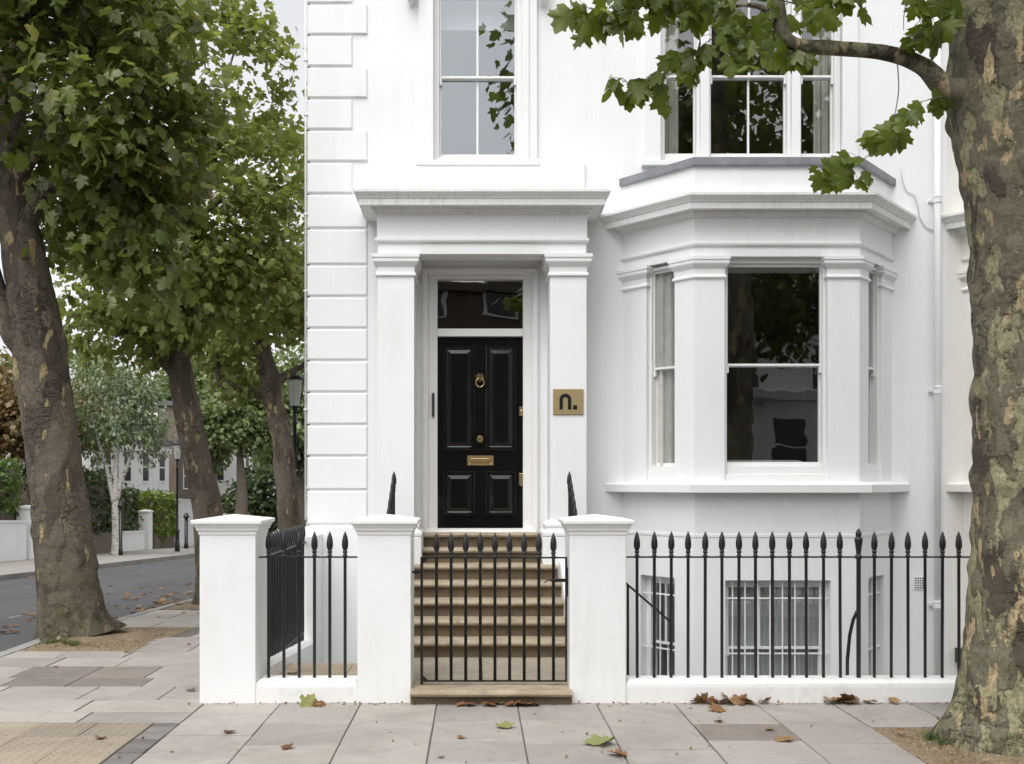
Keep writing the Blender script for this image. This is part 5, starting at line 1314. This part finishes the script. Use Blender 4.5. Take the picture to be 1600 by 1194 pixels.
# ---- across the front street, behind the camera: seen in the window panes
def opposite_house(x0, x1, y, h, label, mat, bayx=None):
    root = empty('house', ((x0 + x1) / 2, y - 4, -0.1), label, 'house', 'houses across the front street')
    BX(x0, x1, y - 8, y, -0.1, h).build('wall', mat, root)
    BX(x0 - .1, x1 + .1, y - 8.1, y + .25, h, h + .35).build('cornice', mat, root)
    n = max(2, int((x1 - x0) / 2.4))
    for f_ in range(3):
        for k in range(n):
            cx = x0 + (x1 - x0) * (k + .5) / n; z = 1.2 + f_ * 3.1
            if bayx and f_ == 0 and abs(cx - bayx) < 2: continue
            w = BX(cx - .62, cx + .62, y - .02, y + .06, z - .1, z + 2.0).build('window', 'farwhite', root)
            BX(cx - .5, cx + .5, y + .05, y + .07, z, z + 1.9).build('pane', 'farglass', w)
            BX(cx - .5, cx + .5, y + .065, y + .085, z + .93, z + 1.0).build('meeting_rail', 'farwhite', w)
    if bayx:
        F = [(bayx - 1.5, y - .1), (bayx + 1.5, y - .1), (bayx + .8, y + .75), (bayx - .8, y + .75)]
        bo = MB().loft(F, [(0, -.1), (0, 4.3)]).build('bay', mat, root)
        MB().loft(F, [(0, 4.3), (0.2, 4.35), (0.22, 4.6), (0, 4.7)]).build('cornice', mat, bo)
        MB().loft(F, [(0.0, 1.5), (0.14, 1.52), (0.14, 1.65), (0, 1.68)]).build('bay_sill', mat, bo)
        BX(bayx - .55, bayx + .55, y + .74, y + .77, 1.75, 3.8).build('pane', 'farglass', bo)
        BX(bayx - .55, bayx + .55, y + .765, y + .79, 2.75, 2.82).build('meeting_rail', 'farwhite', bo)
    return root
opposite_house(7.4, 16, -12.5, 9.0, 'white stucco house with a bay across the front street', 'farwhite', 10.2)
opposite_house(-3, 7.3, -12.5, 8.2, 'brown brick house across the front street', 'brick')
opposite_house(-16, -6, -12.5, 8.4, 'white stucco house across the front street beyond the brick one', 'farwhite')
make_tree('plane_tree', 'tall plane tree on the opposite pavement of the front street', 'tree', (6.2, -6.2, -0.1),
    ([(6.2, -6.2, -.15), (6.2, -6.2, 2), (6.3, -6.2, 5), (6.3, -6.2, 9)], [0.4, 0.33, 0.28, 0.1]), [],
    [(6.3, -6.2, 8.0, 4.0, 3.2, 3.2), (8.5, -6.0, 7.0, 2.6, 2.5, 2.2), (3.6, -6.2, 6.6, 2.2, 2.2, 1.7)], 170, 42, (0.42, 0.42, 0.32), 0.26, 0, 'leaf_plane', 'bark_far', 'plane trees', r0=0.011)

# ================================================================== FALLEN LEAVES AND SMALL GROWTH
fl_m = []; fl_g = []
for s in range(4):
    L, F = leaf_shape(2); L = L.copy(); L[:, 1] -= 0.4
    L[:, 2] = 0.10 * np.sin(L[:, 0] * 5 + s * 2) * np.cos(L[:, 1] * 4 + s) + (0.42 + .1 * s) * L[:, 0] ** 2 + 0.30 * (L[:, 1]) ** 2
    L[:, 2] -= L[:, 2].min()
    fl_m.append(fast_mesh('fallen_leaf', L, F, 'fallen')); fl_g.append(fast_mesh('fallen_leaf', L, F, 'fallen_green'))
def fallen(x, y, z, size, label, group, ms=fl_m, tilt=0.12):
    size *= 0.85
    o = inst('fallen_leaf', random.choice(ms), None, (x, y, z), (random.gauss(0, tilt), random.gauss(0, tilt), random.uniform(0, 6.28)), (size, size, size))
    return tag(o, label, 'leaf', group)
def fp(px, py): D = 1.75 * 1600 / (py - 750); return PX(px, D), D
LB = 'dry brown plane leaf in the drift along the foot of the long railing'
for px, py, s in [(1082, 1091, .13), (1092, 1092, .15), (1104, 1093, .13), (1120, 1092, .15), (1130, 1090, .17), (1142, 1090, .14), (1150, 1092, .16), (1160, 1093, .13), (1166, 1094, .12), (1288, 1091, .14), (1300, 1090, .16), (1308, 1089, .2), (1318, 1091, .18), (1350, 1092, .13), (1383, 1090, .11), (1190, 1093, .12)]:
    x, y = fp(px, py + 2.5); fallen(x, min(y, 8.0), 0.012 + random.uniform(0, .02), s, LB, 'leaf drift along the railing', tilt=0.35)
for px, py, s_, lab in [(1119, 1111, .16, 'brown leaf on the paving just out from the leaf drift'), (1124, 1129, .09, 'small brown leaf on the paving between the leaf drift and the dark patch'),
        (1225, 1158, .15, 'brown leaf at the street edge of the dark paving patch'), (1203, 1142, .08, 'small brown leaf lying on the dark paving patch'),
        (965, 1181, .15, 'brown leaf beside the large yellow-green leaf'), (449, 1170, .1, 'small brown leaf on the paving before the short railing'),
        (359, 1146, .1, 'small brown leaf on the paving before the corner gate pier'), (299, 1080, .1, 'small brown leaf beside the foot of the corner gate pier'),
        (157, 1155, .1, 'brown leaf lying on the buff tactile paving'), (721, 1154, .07, 'small brown leaf on the paving out from the gate step'),
        (689, 1185, .05, 'tiny brown leaf on the paving farthest out from the gate step'), (1408, 1151, .08, 'small brown leaf on the soil of the mottled tree pit')]:
    x, y = fp(px, py); fallen(x, y, 0.006 if px < 1400 else 0.04, s_, lab, 'leaves scattered on the front paving')
LS = 'dry brown plane leaf caught at the foot of the gate step'
for px, py, s in [(720, 1099, .1), (735, 1096, .12), (763, 1096, .13), (767, 1097, .12), (805, 1099, .12), (817, 1097, .15), (826, 1098, .13), (835, 1098, .1), (795, 1098, .1)]:
    x, y = fp(px, py + 2); fallen(x, min(y, 7.93), 0.01, s, LS, 'leaves at the gate step', tilt=0.25)
x, y = fp(938, 1163); fallen(x, y, 0.006, .24, 'large yellow-green fallen leaf on the paving before the right gate pier', None, fl_g)
x, y = fp(789, 1137); fallen(x, y, 0.006, .15, 'small pale green fallen leaf on the paving before the gate', None, fl_g)
x, y = fp(487, 1097); fallen(x, 7.93, 0.02, .18, 'curled olive fallen leaf at the foot of the short railing', None, fl_g, 0.5)
x, y = fp(779, 1101); fallen(x, y, 0.006, .11, 'small yellowish leaf among brown ones at the gate step', None, fl_g)
x, y = fp(500, 1100); fallen(x, 7.93, 0.01, .13, 'curled brown leaf beside the olive one under the short railing', None, fl_m, 0.5)
fallen(-1.55, 8.75, 0.09, .15, 'brown leaf inside the short railing on the paved strip', None)
def on_road(n, fx, fy, label, group, s=(0.09, 0.19)):
    for k in range(n):
        x, y = fx(), fy(); dz = -0.112 if (x < -4.85) else 0.006
        fallen(x, y, gz(y) + dz, random.uniform(*s), label, group)
on_road(130, lambda: -4.92 - abs(random.gauss(0, 1.4)), lambda: random.uniform(12.5, 24), 'dry leaf lying on the asphalt by the near kerb of the side street', 'leaves on the side street')
on_road(34, lambda: random.gauss(-5.0, .16), lambda: random.choice((random.gauss(16.4, .5), random.gauss(18.6, .8))), 'brown leaf in the gutter heap behind the leaning tree', 'leaves heaped in the gutter')
on_road(22, lambda: random.uniform(-10, -5), lambda: random.uniform(10.2, 17), 'pale dry leaf lying on the open road by the leaning tree', 'leaves on the open road')
on_road(30, lambda: -11.36 + random.gauss(0, .06), lambda: random.uniform(20, 40), 'brown leaf lying along the far kerb', 'leaves along the far kerb')
on_road(12, lambda: random.uniform(-4.5, -2.3), lambda: random.uniform(9.5, 17), 'small brown leaf on the side street pavement slabs', 'leaves on the side pavement', (0.05, 0.1))
# grass tufts and gravel in the pits
def tuft(x, y, z, n, h, label):
    V = []; F = []; rn = []
    for k in range(n):
        a = random.uniform(0, 6.28); r = random.gauss(0, .035); bx, by = x + r * math.cos(a), y + r * math.sin(a); hh = h * random.uniform(.5, 1.2); l = random.gauss(0, .035); m2 = random.gauss(0, .035)
        i = len(V); w = .003; V += [(bx - w, by, z), (bx + w, by, z), (bx + l * .5, by + m2 * .5, z + hh * .6), (bx + l, by + m2, z + hh)]; F += [(i, i + 1, i + 2), (i, i + 2, i + 3)]; q = random.random(); rn += [q] * 4
    o = bpy.data.objects.new('grass_tuft', fast_mesh('grass_tuft', np.array(V), np.array(F), 'grass', rn)); COL.objects.link(o)
    tag(o, label, 'grass', kind='stuff')
x, y = fp(1455, 1160); tuft(x, y, 0.02, 60, .06, 'small tuft of grass at the foot of the mottled tree')
x, y = fp(1470, 1167); tuft(x, y, 0.02, 50, .05, 'second small tuft of grass by the mottled tree roots')
for k in range(6): tuft(-4.55 + .07 * k, 11.0 - .03 * k + random.gauss(0, .04), 0.0, 60, .06, 'strip of grass at the kerb side of the leaning tree')
def litter(x0, x1, y0, y1, n, zf):
    P = np.stack([rng.uniform(x0, x1, n), rng.uniform(y0, y1, n), np.zeros(n)], 1); P[:, 2] = [zf(a, b2) for a, b2 in P[:, :2]]
    V, F, rn = leaf_cloud(P, 0.014, np.tile(np.array([0, 0, .1]), (n, 1)), -1, 0.0, 3.0)
    o = bpy.data.objects.new('bark_litter', fast_mesh('bark_litter', V, F, 'leaf_rust', rn)); COL.objects.link(o); tag(o, 'crumbled bark and leaf litter over the tree pit soil', 'litter', kind='stuff')
litter(2.86, 4.6, 5.6, 7.12, 2600, lambda a, b2: 0.022)
litter(-4.6, -3.56, 10.6, 12.3, 1800, lambda a, b2: 0.02 + gz(b2))

def fragments(P, size, label, mat='leaf_rust'):
    P = np.array(P); n = len(P)
    V, F, rn = leaf_cloud(P, size, np.tile(np.array([0, 0, .1]), (n, 1)), 0, 0.0, 3.0)
    o = bpy.data.objects.new('leaf_crumbs', fast_mesh('leaf_crumbs', V, F, mat, rn)); COL.objects.link(o); tag(o, label, 'litter', kind='stuff')
fragments([(random.uniform(-2.1, 8), 8.02 - abs(random.gauss(0, .035)), 0.006) for k in range(420)], 0.022, 'crumbled leaf bits swept against the piers and plinths')
fragments([(random.uniform(-4.5, 6), random.uniform(5.6, 8.0), 0.005) for k in range(150)], 0.026, 'tiny leaf crumbs scattered over the front paving')
fragments([(random.uniform(-4.6, -2.0), random.uniform(8.3, 20), 0) for k in range(10)], 0.01, 'tiny leaf crumbs on the side pavement') if False else None
